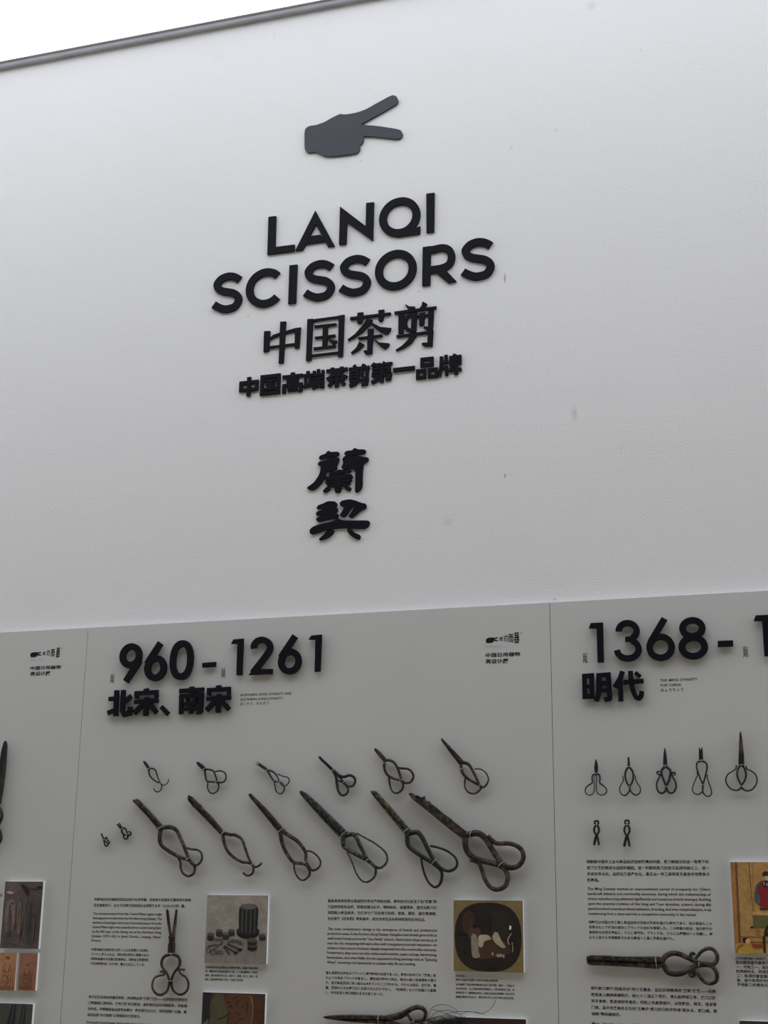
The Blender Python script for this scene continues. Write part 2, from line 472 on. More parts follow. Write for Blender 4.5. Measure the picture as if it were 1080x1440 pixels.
m = polys('W2', [(535, 43), (575, 65), (620, 65), (615, 82), (580, 90), (555, 78)], [(685, 22), (722, 42), (715, 57), (690, 84), (648, 90), (675, 60)], [(445, 108), (800, 62), (798, 84), (450, 130)],
          [(482, 135), (533, 128), (521, 290), (480, 294)], [(592, 118), (640, 112), (628, 280), (585, 283)], [(658, 120), (705, 115), (698, 214), (672, 230), (655, 222)],
          [(732, 100), (780, 94), (770, 257), (720, 261), (693, 246), (693, 231), (730, 233)], [(462, 308), (775, 264), (776, 285), (465, 327)],
          [(728, 272), (774, 266), (767, 399), (700, 401), (677, 386), (679, 371), (726, 369)],
          [(583, 298), (637, 290), (625, 322), (590, 372), (530, 412), (462, 440), (455, 432), (510, 395), (560, 345)], [(640, 138), (735, 126), (735, 143), (640, 155)])
m.ribbon(catmull(pts('W2', [(605, 126), (568, 140), (543, 172), (538, 215), (556, 254), (600, 270)], YF), 5), 30 * mpp('W2', 550, 200), YF + .0006, YB)
finish(m, 'fourth large Chinese character under the title, two dots over many strokes', 'character', GC, 'raised_character')

# ------------------------------------------------------------------ type set in the built-in font
_tc = {}
def glyphs(body, spacing=1.0, bold=0.0, res=2):
    key = (body, round(spacing, 4), bold, res)
    if key in _tc: return _tc[key]
    cu = bpy.data.curves.new('type', 'FONT')
    cu.body = body; cu.resolution_u = res; cu.space_word = spacing; cu.offset = bold; cu.size = 1.0
    o = bpy.data.objects.new('type', cu); COL.objects.link(o)
    me = bpy.data.meshes.new_from_object(o.evaluated_get(bpy.context.evaluated_depsgraph_get()))
    V = [(v.co.x, v.co.y) for v in me.vertices]; Fs = [list(p.vertices) for p in me.polygons]
    bpy.data.meshes.remove(me); bpy.data.objects.remove(o); bpy.data.curves.remove(cu)
    xs = [v[0] for v in V]; ys = [v[1] for v in V]
    _tc[key] = (V, Fs, min(xs), max(xs), min(ys), max(ys))
    return _tc[key]
def glyph_mesh(m, g, X0, X1, Z0, Z1, y, depth=0.0):
    """glyph set fitted to a box on the board; depth > 0 makes it stand proud"""
    V, Fs, a, b_, c, d = g
    sx = (X1 - X0) / (b_ - a); sz = (Z1 - Z0) / (d - c)
    base = len(m.v); n = len(V)
    m.v += [(X0 + (x - a) * sx, y, Z0 + (z - c) * sz) for x, z in V]
    for f in Fs: m.face([base + i for i in f])
    if depth:
        cnt = {}
        for f in Fs:
            for i in range(len(f)):
                e = (f[i], f[(i + 1) % len(f)])
                cnt[e] = 1
        m.v += [(p[0], y + depth, p[2]) for p in m.v[base:base + n]]
        for (p, q) in list(cnt):
            if (q, p) not in cnt:
                m.face([base + p, base + n + p, base + n + q, base + q])
        for f in Fs: m.face([base + n + i for i in f[::-1]])

GS = 'raised characters of the small heavy slogan line'
HEAVY = {
 '中': '.5,0 .5,1 .2|.09,.2 .09,.74 .18|.91,.2 .91,.74 .18|0,.28 1,.28 .18|0,.66 1,.66 .17',
 '国': '.09,0 .09,1 .18|.91,0 .91,1 .18|0,.09 1,.09 .18|0,.91 1,.91 .18|.2,.29 .8,.29 .14|.27,.5 .73,.5 .14|.2,.71 .8,.71 .14|.5,.25 .5,.75 .17|.62,.54 .75,.66 .12',
 '高': '.5,0 .5,.17 .2|0,.18 1,.18 .15|.22,.33 .78,.33 .11|.22,.46 .78,.46 .11|.27,.28 .27,.5 .13|.73,.28 .73,.5 .13|.09,.55 .09,1 .18|0,.61 1,.61 .15|.91,.55 .91,.97 .18|.92,.93 .78,.95 .12|.28,.75 .72,.75 .11|.28,.89 .72,.89 .11|.33,.7 .33,.93 .13|.67,.7 .67,.93 .13',
 '端': '.2,.04 .22,.2 .16|0,.25 .42,.25 .14|.08,.32 .12,.72 .14|.34,.32 .29,.72 .14|0,.82 .42,.76 .15|.71,0 .71,.27 .15|.51,.06 .51,.3 .14|.92,.06 .92,.3 .14|.45,.28 .99,.28 .14|.43,.47 1,.47 .14|.7,.46 .67,.62 .13|.5,.58 .5,1 .14|.45,.64 .99,.64 .13|.93,.6 .93,.98 .14|.65,.62 .65,.95 .1|.79,.62 .79,.95 .1',
 '茶': '0,.14 1,.14 .15|.28,0 .28,.28 .18|.72,0 .72,.28 .18|.52,.22 .3,.42 .03,.58 .18|.48,.22 .7,.42 .97,.56 .18|.14,.63 .86,.63 .15|.5,.36 .5,1 .19|.32,.7 .12,.93 .17|.68,.7 .88,.93 .17',
 '剪': '.25,0 .33,.14 .16|.75,0 .67,.14 .16|0,.17 1,.17 .14|.12,.22 .1,.68 .16|.1,.29 .5,.29 .12|.44,.25 .44,.68 .15|.12,.45 .44,.45 .1|.12,.58 .44,.58 .1|.64,.25 .64,.58 .15|.88,.22 .88,.66 .16|.86,.63 .74,.65 .1|.04,.74 .96,.74 .14|.91,.7 .85,.96 .62,.96 .15|.44,.74 .32,.88 .04,.97 .17',
 '第': '.2,0 .05,.18 .15|.14,.1 .48,.1 .13|.3,.1 .34,.22 .13|.66,0 .53,.18 .15|.6,.1 1,.1 .13|.78,.1 .82,.22 .13|.08,.3 .92,.3 .14|.86,.28 .86,.52 .15|.1,.47 .92,.47 .12|.14,.44 .12,.68 .15|.08,.64 .98,.64 .14|.92,.6 .88,.86 .7,.87 .15|.52,.24 .52,1 .17|.46,.64 .28,.85 .04,.97 .17',
 '一': '0,.5 1,.5 1.0',
 '品': '.27,0 .27,.45 .15|.73,0 .73,.45 .15|.2,.08 .8,.08 .16|.2,.37 .8,.37 .16|.07,.53 .07,1 .15|.39,.53 .39,1 .15|0,.6 .46,.6 .15|0,.92 .46,.92 .16|.61,.53 .61,1 .15|.93,.53 .93,1 .15|.54,.6 1,.6 .15|.54,.92 1,.92 .16',
 '牌': '.12,.05 .11,.5 .03,1 .15|.32,0 .32,.34 .14|.1,.35 .43,.35 .14|.12,.6 .38,.6 .13|.35,.56 .35,1 .14|.72,0 .68,.12 .15|.53,.1 .53,.53 .14|.93,.1 .93,.53 .14|.47,.14 1,.14 .13|.5,.31 .95,.31 .11|.5,.48 .98,.48 .12|.73,.12 .7,.5 .5,.64 .13|.45,.76 1,.76 .15|.76,.52 .76,1 .17|.6,.54 .56,.74 .12',
}
def heavy(c, ch, x0, x1, y0, y1, slope, label):
    xm, ym = (x0 + x1) / 2, (y0 + y1) / 2
    dy = (y1 - y0 - abs(slope) * (x1 - x0)) / 2
    X0 = cat_(c, x0, ym, YF)[0]; X1 = cat_(c, x1, ym, YF)[0]
    Z0 = cat_(c, xm, ym + dy, YF)[1]; Z1 = cat_(c, xm, ym - dy, YF)[1]
    m = MB()
    for k, st in enumerate(HEAVY[ch].split('|')):
        q = st.split()
        P = [tuple(float(v) for v in p.split(',')) for p in q[:-1]]
        w = float(q[-1]) * ((X1 - X0 + Z1 - Z0) / 2 if ch != '一' else Z1 - Z0)
        m.ribbon([(X0 + p[0] * (X1 - X0), Z1 + p[1] * (Z0 - Z1)) for p in P], w, YF + .00004 * k, YB)
    finish(m, label, 'character', GS, 'raised_character')
nth = ('leftmost', 'second', 'third', 'fourth', 'fifth', 'sixth', 'seventh', 'eighth', 'ninth', 'rightmost')
SL = (('W1', '中', 103, 272, 690, 878), ('W1', '国', 290, 468, 665, 866), ('W1', '高', 488, 668, 648, 848), ('W1', '端', 675, 862, 622, 818), ('W1', '茶', 880, 1068, 600, 798),
      ('W2', '剪', 60, 235, 545, 742), ('W2', '第', 245, 428, 525, 715), ('W2', '一', 435, 618, 565, 620), ('W2', '品', 630, 812, 482, 682), ('W2', '牌', 820, 1012, 458, 655))
more = ('box with an upright', 'filled square', 'tall stacked strokes', 'crowded, two halves', 'roofed, spread feet', 'crowded, curved foot', 'bamboo top', 'one flat bar', 'three small boxes', 'two crowded halves')
for k, (c, ch, x0, x1, y0, y1) in enumerate(SL):
    heavy(c, ch, x0, x1, y0, y1, 0.112, '%s small heavy Chinese character of the slogan line, %s' % (nth[k], more[k]))

def brush(c, *PS):
    m = MB()
    for k, P in enumerate(PS):
        m.prism(chaikin(pts(c, P, YF), 2), YF + 0.00004 * k, YB)
    return m
finish(brush('K', [(295, 258), (310, 235), (370, 215), (385, 190), (405, 182), (420, 198), (505, 192), (517, 210), (505, 235), (420, 252), (360, 268), (300, 279)],
             [(280, 325), (300, 302), (360, 287), (420, 264), (500, 250), (518, 270), (505, 300), (490, 345), (487, 385), (430, 398), (372, 415), (368, 450), (345, 500), (300, 560), (240, 610), (195, 610), (165, 592), (170, 578), (240, 530), (290, 460), (312, 400), (315, 350), (290, 345)],
             [(570, 210), (590, 185), (660, 178), (670, 160), (690, 152), (715, 168), (800, 168), (803, 195), (790, 215), (720, 225), (600, 234), (572, 225)],
             [(552, 265), (580, 240), (690, 232), (760, 245), (830, 255), (834, 280), (810, 308), (778, 318), (767, 430), (766, 560), (750, 605), (700, 640), (685, 625), (690, 500), (690, 380), (620, 380), (550, 385), (538, 360), (560, 320), (552, 290)],
             [(398, 432), (420, 410), (490, 400), (510, 384), (540, 392), (640, 388), (642, 414), (540, 428), (400, 449)],
             [(358, 490), (372, 462), (440, 447), (540, 437), (640, 432), (664, 458), (655, 478), (560, 488), (440, 498), (362, 504)],
             [(362, 509), (440, 503), (560, 493), (656, 483), (646, 520), (560, 530), (440, 540), (366, 545)],
             [(368, 550), (440, 545), (560, 535), (642, 526), (630, 550), (560, 570), (470, 577), (400, 577)], [(470, 440), (545, 436), (545, 575), (468, 577)],
             [(380, 570), (415, 572), (412, 610), (370, 640), (330, 626)], [(470, 565), (540, 565), (532, 620), (510, 640), (480, 640), (462, 620)],
             [(570, 565), (620, 570), (647, 588), (637, 612), (605, 620), (575, 595)]),
       'upper of the two brush-written characters stacked below the slogan', 'character', 'brush-written raised characters', 'raised_character')
finish(brush('K', [(270, 803), (285, 775), (350, 752), (385, 733), (410, 730), (470, 733), (494, 755), (488, 788), (430, 797), (310, 815), (275, 815)],
             [(262, 868), (272, 845), (340, 818), (430, 797), (494, 795), (502, 838), (470, 858), (380, 872), (290, 884), (266, 882)],
             [(262, 935), (275, 905), (340, 882), (430, 868), (500, 862), (512, 892), (490, 915), (400, 930), (290, 957)],
             [(330, 760), (450, 745), (470, 900), (345, 915)],
             [(518, 755), (540, 725), (630, 708), (690, 722), (760, 750), (800, 755), (812, 785), (795, 812), (750, 830), (690, 880), (650, 911), (616, 902), (625, 880), (672, 815), (668, 792), (648, 795), (590, 890), (560, 904), (518, 885), (530, 868), (575, 790), (530, 782)],
             [(193, 1050), (215, 1015), (300, 980), (450, 950), (480, 925), (505, 917), (550, 938), (700, 940), (837, 938), (847, 970), (827, 1010), (780, 1030), (650, 1025), (550, 1020), (440, 1030), (340, 1050), (260, 1080), (220, 1090), (196, 1078)],
             [(390, 1045), (430, 1036), (464, 1050), (440, 1090), (390, 1130), (310, 1156), (290, 1142), (340, 1100)], [(605, 1018), (640, 1026), (680, 1070), (748, 1098), (737, 1147), (700, 1142), (640, 1107), (602, 1060)]),
       'lower of the two brush-written characters stacked below the slogan', 'character', 'brush-written raised characters', 'raised_character')

# ------------------------------------------------------------------ raised headings on the panels
DY0, DY1 = -0.0115, -0.0045
GD = 'raised digits of the panel dates'
def strokes(c, L, y0=DY0, y1=DY1, m=None, off=(0, 0)):
    m = m or MB()
    for k, (P, w) in enumerate(L):
        P = [(p[0] + off[0], p[1] + off[1]) for p in P]
        m.ribbon(pts(c, P, y0), w * mpp(c, P[0][0], P[0][1], y0), y0 + 0.00004 * k, y1)
    return m
def dig(m, label, cat='digit'):
    finish(m, label, cat, GD, 'raised_digit')
def ring_px(m, c, x, y, rx, ry, w, power=2.0):
    k = mpp(c, x, y, DY0); q = cat_(c, x, y, DY0)
    m.ring(q[0], q[1], rx * k, ry * k, w * k, DY0, DY1, 48, power)
    return m
def nine_six(c, ringa, tail, w, label):
    m = ring_px(MB(), c, *ringa, w)
    strokes(c, [(tail, w)], DY0 + .00006, m=m)
    dig(m, label)
nine_six('N1', (288, 281, 65, 67), [(351, 312), (343, 330), (249, 477)], 47, 'black raised digit 9 opening the 960 date')
nine_six('N1', (475, 374, 64, 70), [(412, 345), (420, 328), (514, 183)], 47, 'black raised digit 6 between the 9 and the 0')
dig(ring_px(MB(), 'N1', 674, 313, 69, 120, 48, 2.25), 'black raised digit 0, tall oval, before the dash')
finish(polys('N1', [(833, 335), (935, 328), (932, 364), (832, 371)], y0=DY0, y1=DY1), 'black raised dash between 960 and 1261', 'dash', GD, 'raised_dash')
ONE2 = [(186, 190), (207, 157), (280, 150), (270, 427), (228, 429), (235, 190)]
dig(polys('N2', ONE2, y0=DY0, y1=DY1), 'black raised digit 1 just right of the left dash')
arc = lambda cx, cy, rx, ry, a0, a1, n: [(cx + rx * math.cos(math.radians(a0 + (a1 - a0) * k / n)), cy - ry * math.sin(math.radians(a0 + (a1 - a0) * k / n))) for k in range(n + 1)]
m = MB(); m.ribbon(pts('N2', arc(420, 217, 62, 57, 188, -34, 22) + [(444, 290), (396, 352), (348, 412)], DY0), 46 * mpp('N2', 420, 300), DY0, DY1)
m.prism(pts('N2', [(319, 427), (360, 384), (501, 381), (499, 419)], DY0), DY0 + .00006, DY1)
dig(m, 'black raised digit 2, two places right of the left dash')
nine_six('N2', (632, 324, 68, 72), [(566, 295), (574, 278), (673, 130)], 47, 'black raised digit 6 between the 2 and the closing 1')
dig(polys('N2', [(775, 158), (797, 128), (875, 120), (863, 400), (822, 403), (828, 160)], y0=DY0, y1=DY1), 'black raised digit 1 at the far right of the left dates')
ONE3 = [(188, 293), (207, 243), (322, 238), (330, 616), (272, 618), (262, 295)]
dig(polys('N3', ONE3, y0=DY0, y1=DY1), 'black raised digit 1 standing above the paired-box character')
m = MB(); w3 = 58 * mpp('N3', 560, 400)
m.ribbon(pts('N3', arc(556, 318, 86, 76, 182, -62, 24), DY0), w3, DY0, DY1)
m.ribbon(pts('N3', arc(557, 491, 103, 88, 68, -174, 26), DY0), w3, DY0 + .00006, DY1)
m.prism(pts('N3', [(533, 372), (610, 366), (610, 424), (533, 420)], DY0), DY0 + .0001, DY1)
dig(m, 'black raised digit with two open bowls, right of the 1 on the right panel')
nine_six('N3', (869, 472, 104, 101), [(769, 440), (778, 417), (907, 200)], 60, 'black raised digit with a slanting tail, between the 3 and 8')
m = ring_px(MB(), 'N4', 361, 427, 92, 77, 62)
q = cat_('N4', 369, 603, DY0); k = mpp('N4', 369, 603, DY0)
m.ring(q[0], q[1], 107 * k, 90 * k, 63 * k, DY0 + .00006, DY1, 48)
dig(m, 'black raised digit of two stacked rings on the right panel')
finish(polys('N4', [(602, 548), (748, 542), (748, 598), (603, 605)], y0=DY0, y1=DY1), 'black raised dash after 1368', 'dash', GD, 'raised_dash')
a = cat_('N3', 272, 618, DY0); b_ = cat_('N4', 1045, 693, DY0)
m = MB(); m.prism([(p[0] - a[0] + b_[0], p[1] - a[1] + b_[1]) for p in pts('N3', ONE3, DY0)], DY0, DY1)
dig(m, 'black raised digit 1 cut by the right edge of the photo')

GH = 'raised Chinese dynasty names under the dates'
def head(m, label): finish(m, label, 'character', GH, 'raised_character')
SONG = [([(405, 530), (407, 562)], 38), ([(317, 567), (496, 556)], 31), ([(331, 565), (331, 606)], 27), ([(482, 560), (482, 601)], 27), ([(314, 631), (496, 621)], 30),
        ([(407, 596), (398, 738)], 35), ([(388, 638), (312, 718)], 34), ([(415, 636), (484, 712)], 34)]
head(strokes('N1', [([(181, 543), (172, 739)], 34), ([(120, 610), (182, 605)], 30), ([(112, 716), (178, 688)], 32), ([(231, 541), (222, 700), (236, 724), (276, 718), (285, 668)], 34), ([(238, 630), (292, 586)], 32)]),
     'first raised character of the left dynasty heading, two-armed, under the digit 9')
head(strokes('N1', SONG), 'roofed character before the raised comma in the left dynasty heading')
finish(strokes('N1', [([(519, 668), (572, 724)], 32)]), 'slanted raised comma stroke in the left dynasty heading', 'comma', GH, 'raised_comma')
head(strokes('N1', [([(752, 515), (750, 582)], 35), ([(657, 549), (843, 538)], 32), ([(672, 578), (668, 725)], 30), ([(660, 588), (838, 577)], 31), ([(825, 572), (817, 712)], 32), ([(824, 708), (786, 715)], 22),
                    ([(688, 648), (806, 640)], 25), ([(688, 686), (806, 679)], 25), ([(746, 640), (743, 722)], 31), ([(714, 600), (724, 640)], 23), ([(782, 596), (770, 636)], 23)]),
     'box-like character just after the raised comma in the left dynasty heading')
head(strokes('N1', SONG, off=(550, -24)), 'last roofed character of the left dynasty heading, beside the fine print')
head(strokes('N3', [([(145, 728), (150, 962)], 42), ([(214, 724), (217, 960)], 42), ([(124, 747), (236, 739)], 42), ([(140, 846), (220, 841)], 36), ([(130, 939), (238, 935)], 46),
                    ([(282, 718), (282, 890), (258, 985)], 46), ([(260, 740), (394, 729)], 40), ([(371, 714), (387, 972)], 46), ([(285, 813), (380, 808)], 36), ([(285, 882), (385, 877)], 36), ([(392, 964), (334, 970)], 40)]),
     'first character of the right dynasty heading, paired boxes under the digit 1')
m = strokes('N3', [([(507, 700), (488, 762), (432, 856)], 44), ([(484, 800), (492, 986)], 44), ([(516, 805), (707, 792)], 42), ([(628, 712), (676, 752)], 38)])
m.ribbon(catmull(pts('N3', [(583, 697), (588, 790), (604, 870), (632, 940), (662, 956), (684, 930), (692, 888)], DY0), 5), 44 * mpp('N3', 600, 850), DY0 + .0002, DY1)
head(m, 'second character of the right dynasty heading, with a sweeping hook')

# ------------------------------------------------------------------ flat print on the panels
INKY = -0.0004
def line_to(m, body, X0, X1, zmid, em, cjk, justify=True, bold=0.0, y=INKY):
    if cjk:
        g = glyphs(body, 1.0, bold)
    else:
        g = glyphs(body, 1.0, bold)
        w = (g[3] - g[2]) * em
        if justify and ' ' in body:
            g2 = glyphs(body, 2.0, bold)
            k = ((g2[3] - g2[2]) * em - w)
            sw = 1 + ((X1 - X0) - w) / k if k > 1e-6 else 1
            g = glyphs(body, min(6, max(0.75, sw)), bold)
    V, Fs, a, b_, c, d = g
    sx = (X1 - X0) / (b_ - a)
    mid = 0.38 if cjk else 0.27
    base = len(m.v)
    m.v += [(X0 + (vx - a) * sx, y, zmid + (vz - mid) * em) for vx, vz in V]
    for f in Fs: m.face([base + i for i in f])
def para(i, c, xl, yl, xr, yr, xl2, yl2, lines, fr=None, cjk=True, em=None, bold=0.013, name='printed_paragraph', mat=None, y=INKY):
    """lines spread from the first (left xl,yl, right xr,yr) to the last (left xl2,yl2)"""
    a = cat_(c, xl, yl); b_ = cat_(c, xr, yr); d = cat_(c, xl2, yl2)
    X0 = (a[0] + d[0]) / 2 if len(lines) > 1 else a[0]; X1 = b_[0] + (X0 - a[0])
    z0 = (a[1] + b_[1]) / 2
    z1 = d[1]
    n = len(lines)
    step = (z0 - z1) / (n - 1) if n > 1 else 0
    m = MB()
    e = em * step if em and n > 1 else (em or 0)
    if not em: e = (X1 - X0) / len(lines[0]) * 0.98
    for k, t in enumerate(lines):
        f = (fr or {}).get(k, 1.0)
        line_to(m, t, X0, X0 + (X1 - X0) * f, z0 - k * step, e, cjk, justify=(f == 1.0), bold=bold, y=y)
    return on_panel(m, name, mat or M_INK, i)

# fine print beside the headings
para(1, 'N2', 260, 583, 648, 568, 258, 650, ['NORTHERN SONG DYNASTY AND', 'SOUTHERN SONG DYNASTY', 'ほくそう、なんそう'], {1: .84, 2: .56}, False, .77, .006, 'printed_subtitle', M_INKT)
para(2, 'N4', 58, 925, 412, 915, 60, 1020, ['THE MING DYNASTY', 'FOR CHINA', 'みょうちょう'], {1: .56, 2: .61}, False, .77, .006, 'printed_subtitle', M_INKT)
def stacked(i, c, x0, x1, y0, y1, chars):
    m = MB(); n = len(chars)
    X0 = cat_(c, x0, (y0 + y1) / 2)[0]; X1 = cat_(c, x1, (y0 + y1) / 2)[0]
    Z1 = cat_(c, (x0 + x1) / 2, y0)[1]; Z0 = cat_(c, (x0 + x1) / 2, y1)[1]
    h = (Z1 - Z0) / n
    for k, ch in enumerate(chars):
        glyph_mesh(m, glyphs(ch, 1, .022), X0, X1, Z1 - (k + 1) * h + .06 * h, Z1 - k * h, INKY)
    on_panel(m, 'printed_era_mark', M_INK, i)
stacked(1, 'N1', 135, 166, 420, 490, '公元')
stacked(1, 'N2', 113, 147, 376, 449, '公元')
stacked(2, 'N3', 128, 176, 527, 625, '公元')
stacked(2, 'N4', 841, 892, 600, 704, '公元')
def logo(i, c, ox, oy, k):
    """small hand and wedge of four growing characters; ox, oy shift and k scale from the middle panel's own mark"""
    T = lambda x, y: cat_(c, ox + x * k, oy + y * k)
    m = MB()
    hand = [(125, 380), (130, 368), (150, 360), (178, 358), (190, 362), (216, 355), (217, 364), (188, 372), (216, 379), (217, 388), (186, 385), (178, 398), (140, 403), (127, 396)]
    m.flat([T(*p) for p in hand], INKY)
    for ch, x0, x1, y0, y1 in (('迎', 228, 256, 352, 384), ('刃', 262, 292, 344, 390), ('而', 297, 335, 332, 397), ('器', 340, 379, 319, 404), ('®', 387, 399, 319, 333)):
        a = T(x0, y1); b_ = T(x1, y0)
        glyph_mesh(m, glyphs(ch, 1, .02 if ch != '®' else 0), a[0], b_[0], min(a[1], b_[1]), max(a[1], b_[1]), INKY)
    for (t, x0, x1, y0) in (('REDESIGN EXHIBITION', 127, 240, 426), ('OF CHINESE DAILY UTENSILS', 127, 272, 436)):
        a = T(x0, y0 + 3); b_ = T(x1, y0 - 5)
        glyph_mesh(m, glyphs(t, 1, .02, 1), a[0], b_[0], min(a[1], b_[1]), max(a[1], b_[1]), INKY)
    for (t, x0, x1, y0, y1) in (('中国日用器物', 124, 386, 470, 508), ('再设计展', 124, 297, 520, 560)):
        a = T(x0, y1); b_ = T(x1, y0)
        glyph_mesh(m, glyphs(t, 1, .022), a[0], b_[0], min(a[1], b_[1]) - .001, max(a[1], b_[1]) + .001, INKY)
    on_panel(m, 'printed_logo', M_INK, i)
logo(1, 'NL', 0, 0, 1.0)
a = cat_('N0', 200, 400); q0 = cat_('NL', 124, 490)
# the left panel's mark: same print, set from its own corner
CROP['NL0'] = (44.2 - 124 / 5.4 * .98, 921.5 - 410 / 5.4 * .845, 5.4)
logo(0, 'NL0', 0, 0, 0.9)

para(1, 'F', 137, 150, 955, 152, 130, 197, ['中原地区的支轴剪至迟应出现于北宋早期。目前考古发掘年代最早的中原地', '区支轴剪实例，出土于河南洛阳涧西区北宋熙宁五年（公元1072年）墓。'], {1: .945})
para(1, 'F', 126, 270, 707, 275, 112, 496, ['The pivoted scissors from the Central Plains region might', 'have appeared no later than the Northern Song Dynasty. The', 'earliest archaeological discovery of pivoted scissors from the',
     'Central Plains region was unearthed from a tomb dating back', 'to the fifth year of the Xining era of the Northern Song', 'Dynasty (1072 AD) in Jianxi District, Luoyang, Henan', 'Province.'], {6: .145}, False, .78, .011)
para(1, 'F', 110, 572, 600, 578, 103, 688, ['中原地域の支軸式鋏は遅くとも北宋期には出現し', 'ていたと考えられる。現在考古学的に発掘された', '中原地域最古の支軸式鋏実物は、河南省洛陽澗西区', 'の北宋熙寧5年（1072年）墓から出土している。'], {3: .94})
para(1, 'F', 86, 970, 918, 996, 79, 1120, ['宋代普遍采用高质量的钢铁，并成熟运用“夹钢”工艺——在韧性好的熟铁刃', '口锻接高硬度钢材，使剪刀锋利又耐用。其形制完全为功能服务，风格简', '洁朴实。并根据用途出现专业细分：裁衣剪刃长力大、绣花剪精巧尖细，甚', '至还出现“长刃短柄”以增强剪切力的设计。'], {3: .545})
para(1, 'F', 72, 1186, 660, 1206, 70, 1222, ['During the Song Dynasty, high-quality iron and steel were in', 'general use, and the craft of steel cladding was mature; the'], None, False, .80, .011)
para(1, 'P1', 112, 722, 555, 728, 108, 822, ['北宋时期夫妇合葬墓出土的梳妆用具，现藏于常州博物', '馆。漆奁内外有套盒底座与一层，一个套盒盛着一个梳妆', '用具，盒内有梳妆等工具，如剪刀、银簪、针刀、毛刷、粉', '盒等，还有梳篦等饰品十余件，可谓古代化妆包。'], {3: .74}, bold=.010)
para(1, 'G', 113, 143, 940, 152, 111, 278, ['最具革命性的变化是品牌与专业产地的出现。南宋杭州已诞生了如“廖家”剪', '刀这样的知名品牌，钢剪店铺立城中，明码标价、信誉竞争，显示出剪刀已', '深度融入商品经济。它们不仅广泛应用于纺织、剪纸、理发、园艺等领域，', '也出现于《纺车图》等宋画中，成为市井生活与劳动现场的生动见证。'], {3: .9})
para(1, 'G', 112, 359, 942, 370, 107, 612, ['The most revolutionary change is the emergence of brands and professional', 'production areas. In the Southern Song Dynasty, Hangzhou had already given birth to', 'well-known brands such as the "Liao Family" scissors. Steel scissor shops sprang up all',
     'over the city, competing with each other with transparent price and reputation—an', 'evidence that scissors had been deeply integrated into the commodity economy.', 'Furthermore, they were not only widely used in textiles, paper cuttings, hairdressing,',
     'horticulture, and other fields, but also appeared in Song paintings such as "Spinning', 'Wheel", becoming vivid testimonies to people\'s daily life and working.'], {7: .81}, False, .78, .011)
para(1, 'G', 99, 690, 936, 711, 96, 840, ['最も革新的な変化はブランドと専門産地の出現であった。南宋の杭州では「廖家」鋏', 'のような有名ブランドが誕生し、鋼鋏店が街中に林立、明示価格と信用競争が営ら', 'れ、鋏が商品経済に深く組み込まれていたことがわかる。それらは紡織、切り紙、理', '髪、園芸などの分野で広く応用されただけでなく、『紡車図』などの宋画にも登場', 'し、市井生活と労働現場の生きた証となった。'], {4: .53})
para(1, 'P2', 220, 743, 540, 752, 219, 744, ['南宋 刘松年 现藏于 日本东京国立博物馆'], bold=.010)
para(1, 'P2', 220, 714, 290, 716, 219, 715, ['《宫女图》'], bold=.012)
para(1, 'P2', 221, 778, 668, 790, 220, 872, ['生动描绘了宫女剪裁缝制新衣的小景场景。画中，一位女子', '坐在绣台前，台上摆放剪裁衣物剪刀，与红色绣衣工具，她', '细细剪裁了一幅精美的布料。右侧立有侍女观看着一位女捧花', '翩翩起舞的红衣女子，展示宋代手工业的繁荣与宫廷审美。'], {3: .99}, bold=.010)
para(2, 'X3', 123, 106, 966, 107, 127, 233, ['明朝是中国手工业与商品经济空前繁荣的时期，剪刀制造也在这一背景下实', '现了技艺的精进与品牌的崛起。这一时期的剪刀在宋元实用传统之上，进一', '步走向专业化、品牌化乃至产业化，真正从一件工具转变为具有市场竞争力', '的商品。'], {3: .1})
para(2, 'X3', 129, 294, 978, 300, 133, 466, ["The Ming Dynasty marked an unprecedented period of prosperity for China's", 'handicraft industry and commodity economy, during which the craftsmanship of', 'scissor manufacturing advanced significantly and numerous brands emerged. Building',
     'upon the practical tradition of the Song and Yuan dynasties, scissors during this', 'period evolved towards professionalisation, branding, and even industrialisation, truly', 'transforming from a mere tool into a competitive commodity in the market.'], {5: .88}, False, .78, .011)
para(2, 'X3', 137, 522, 988, 536, 140, 628, ['明時代は中国の手工業と商品経済が空前の繁栄を遂げた時代であり、鋏の製造もこの', '背景のもとで技術の進歩とブランドの台頭を実現した。この時期の鋏は、宋元時代の', '実用的な伝統を基盤に、さらに専門化、ブランド化、さらには産業化へと発展し、単', 'なる工具から市場競争力のある商品へと真に変貌を遂げた。'], {3: .69})
para(2, 'I', 152, 438, 1015, 464, 158, 616, ['明代剪刀秉承“刚柔并济”的工艺理念，普遍采用精湛的“夹钢”技艺——在熟', '铁剪身上嵌焊高碳钢刃，经七十二道反复锻打、淬火和磨砺工序，使刀口锋', '利不易卷，剪身坚韧不易折。形制上也高度细分，出现裁衣、绣花、理发等', '门类，其中后来驰名北方的“王麻子”剪刀就已初步形成“剪头长、剪口细、剪', '轴粗”等经典制式。'], {4: .235})
para(2, 'I', 160, 688, 1015, 712, 160, 722, ['Ming dynasty scissors followed the idea of balancing hardness and', 'softness, and commonly used a refined steel inlay, forged and ground'], None, False, .80, .011)
para(2, 'P3', 312, 908, 550, 913, 312, 909, ['《朱茂时像传图》中的剪刀'], bold=.008)
para(2, 'P3', 316, 941, 830, 952, 326, 1120, ['图中顾绣座手拿剪刀的侍女画二位右侧', '一：可知之一，座位左侧有圆凳与书案', '的两侧侍女，明清流行家中，画面清晰', '二：朱茂时着官服端坐，两侧人物像。', '装，画中朱茂时衣袍大红，正座于椅上', '手柄剪刀就绣有可能是家居中常用者。'], bold=.010)
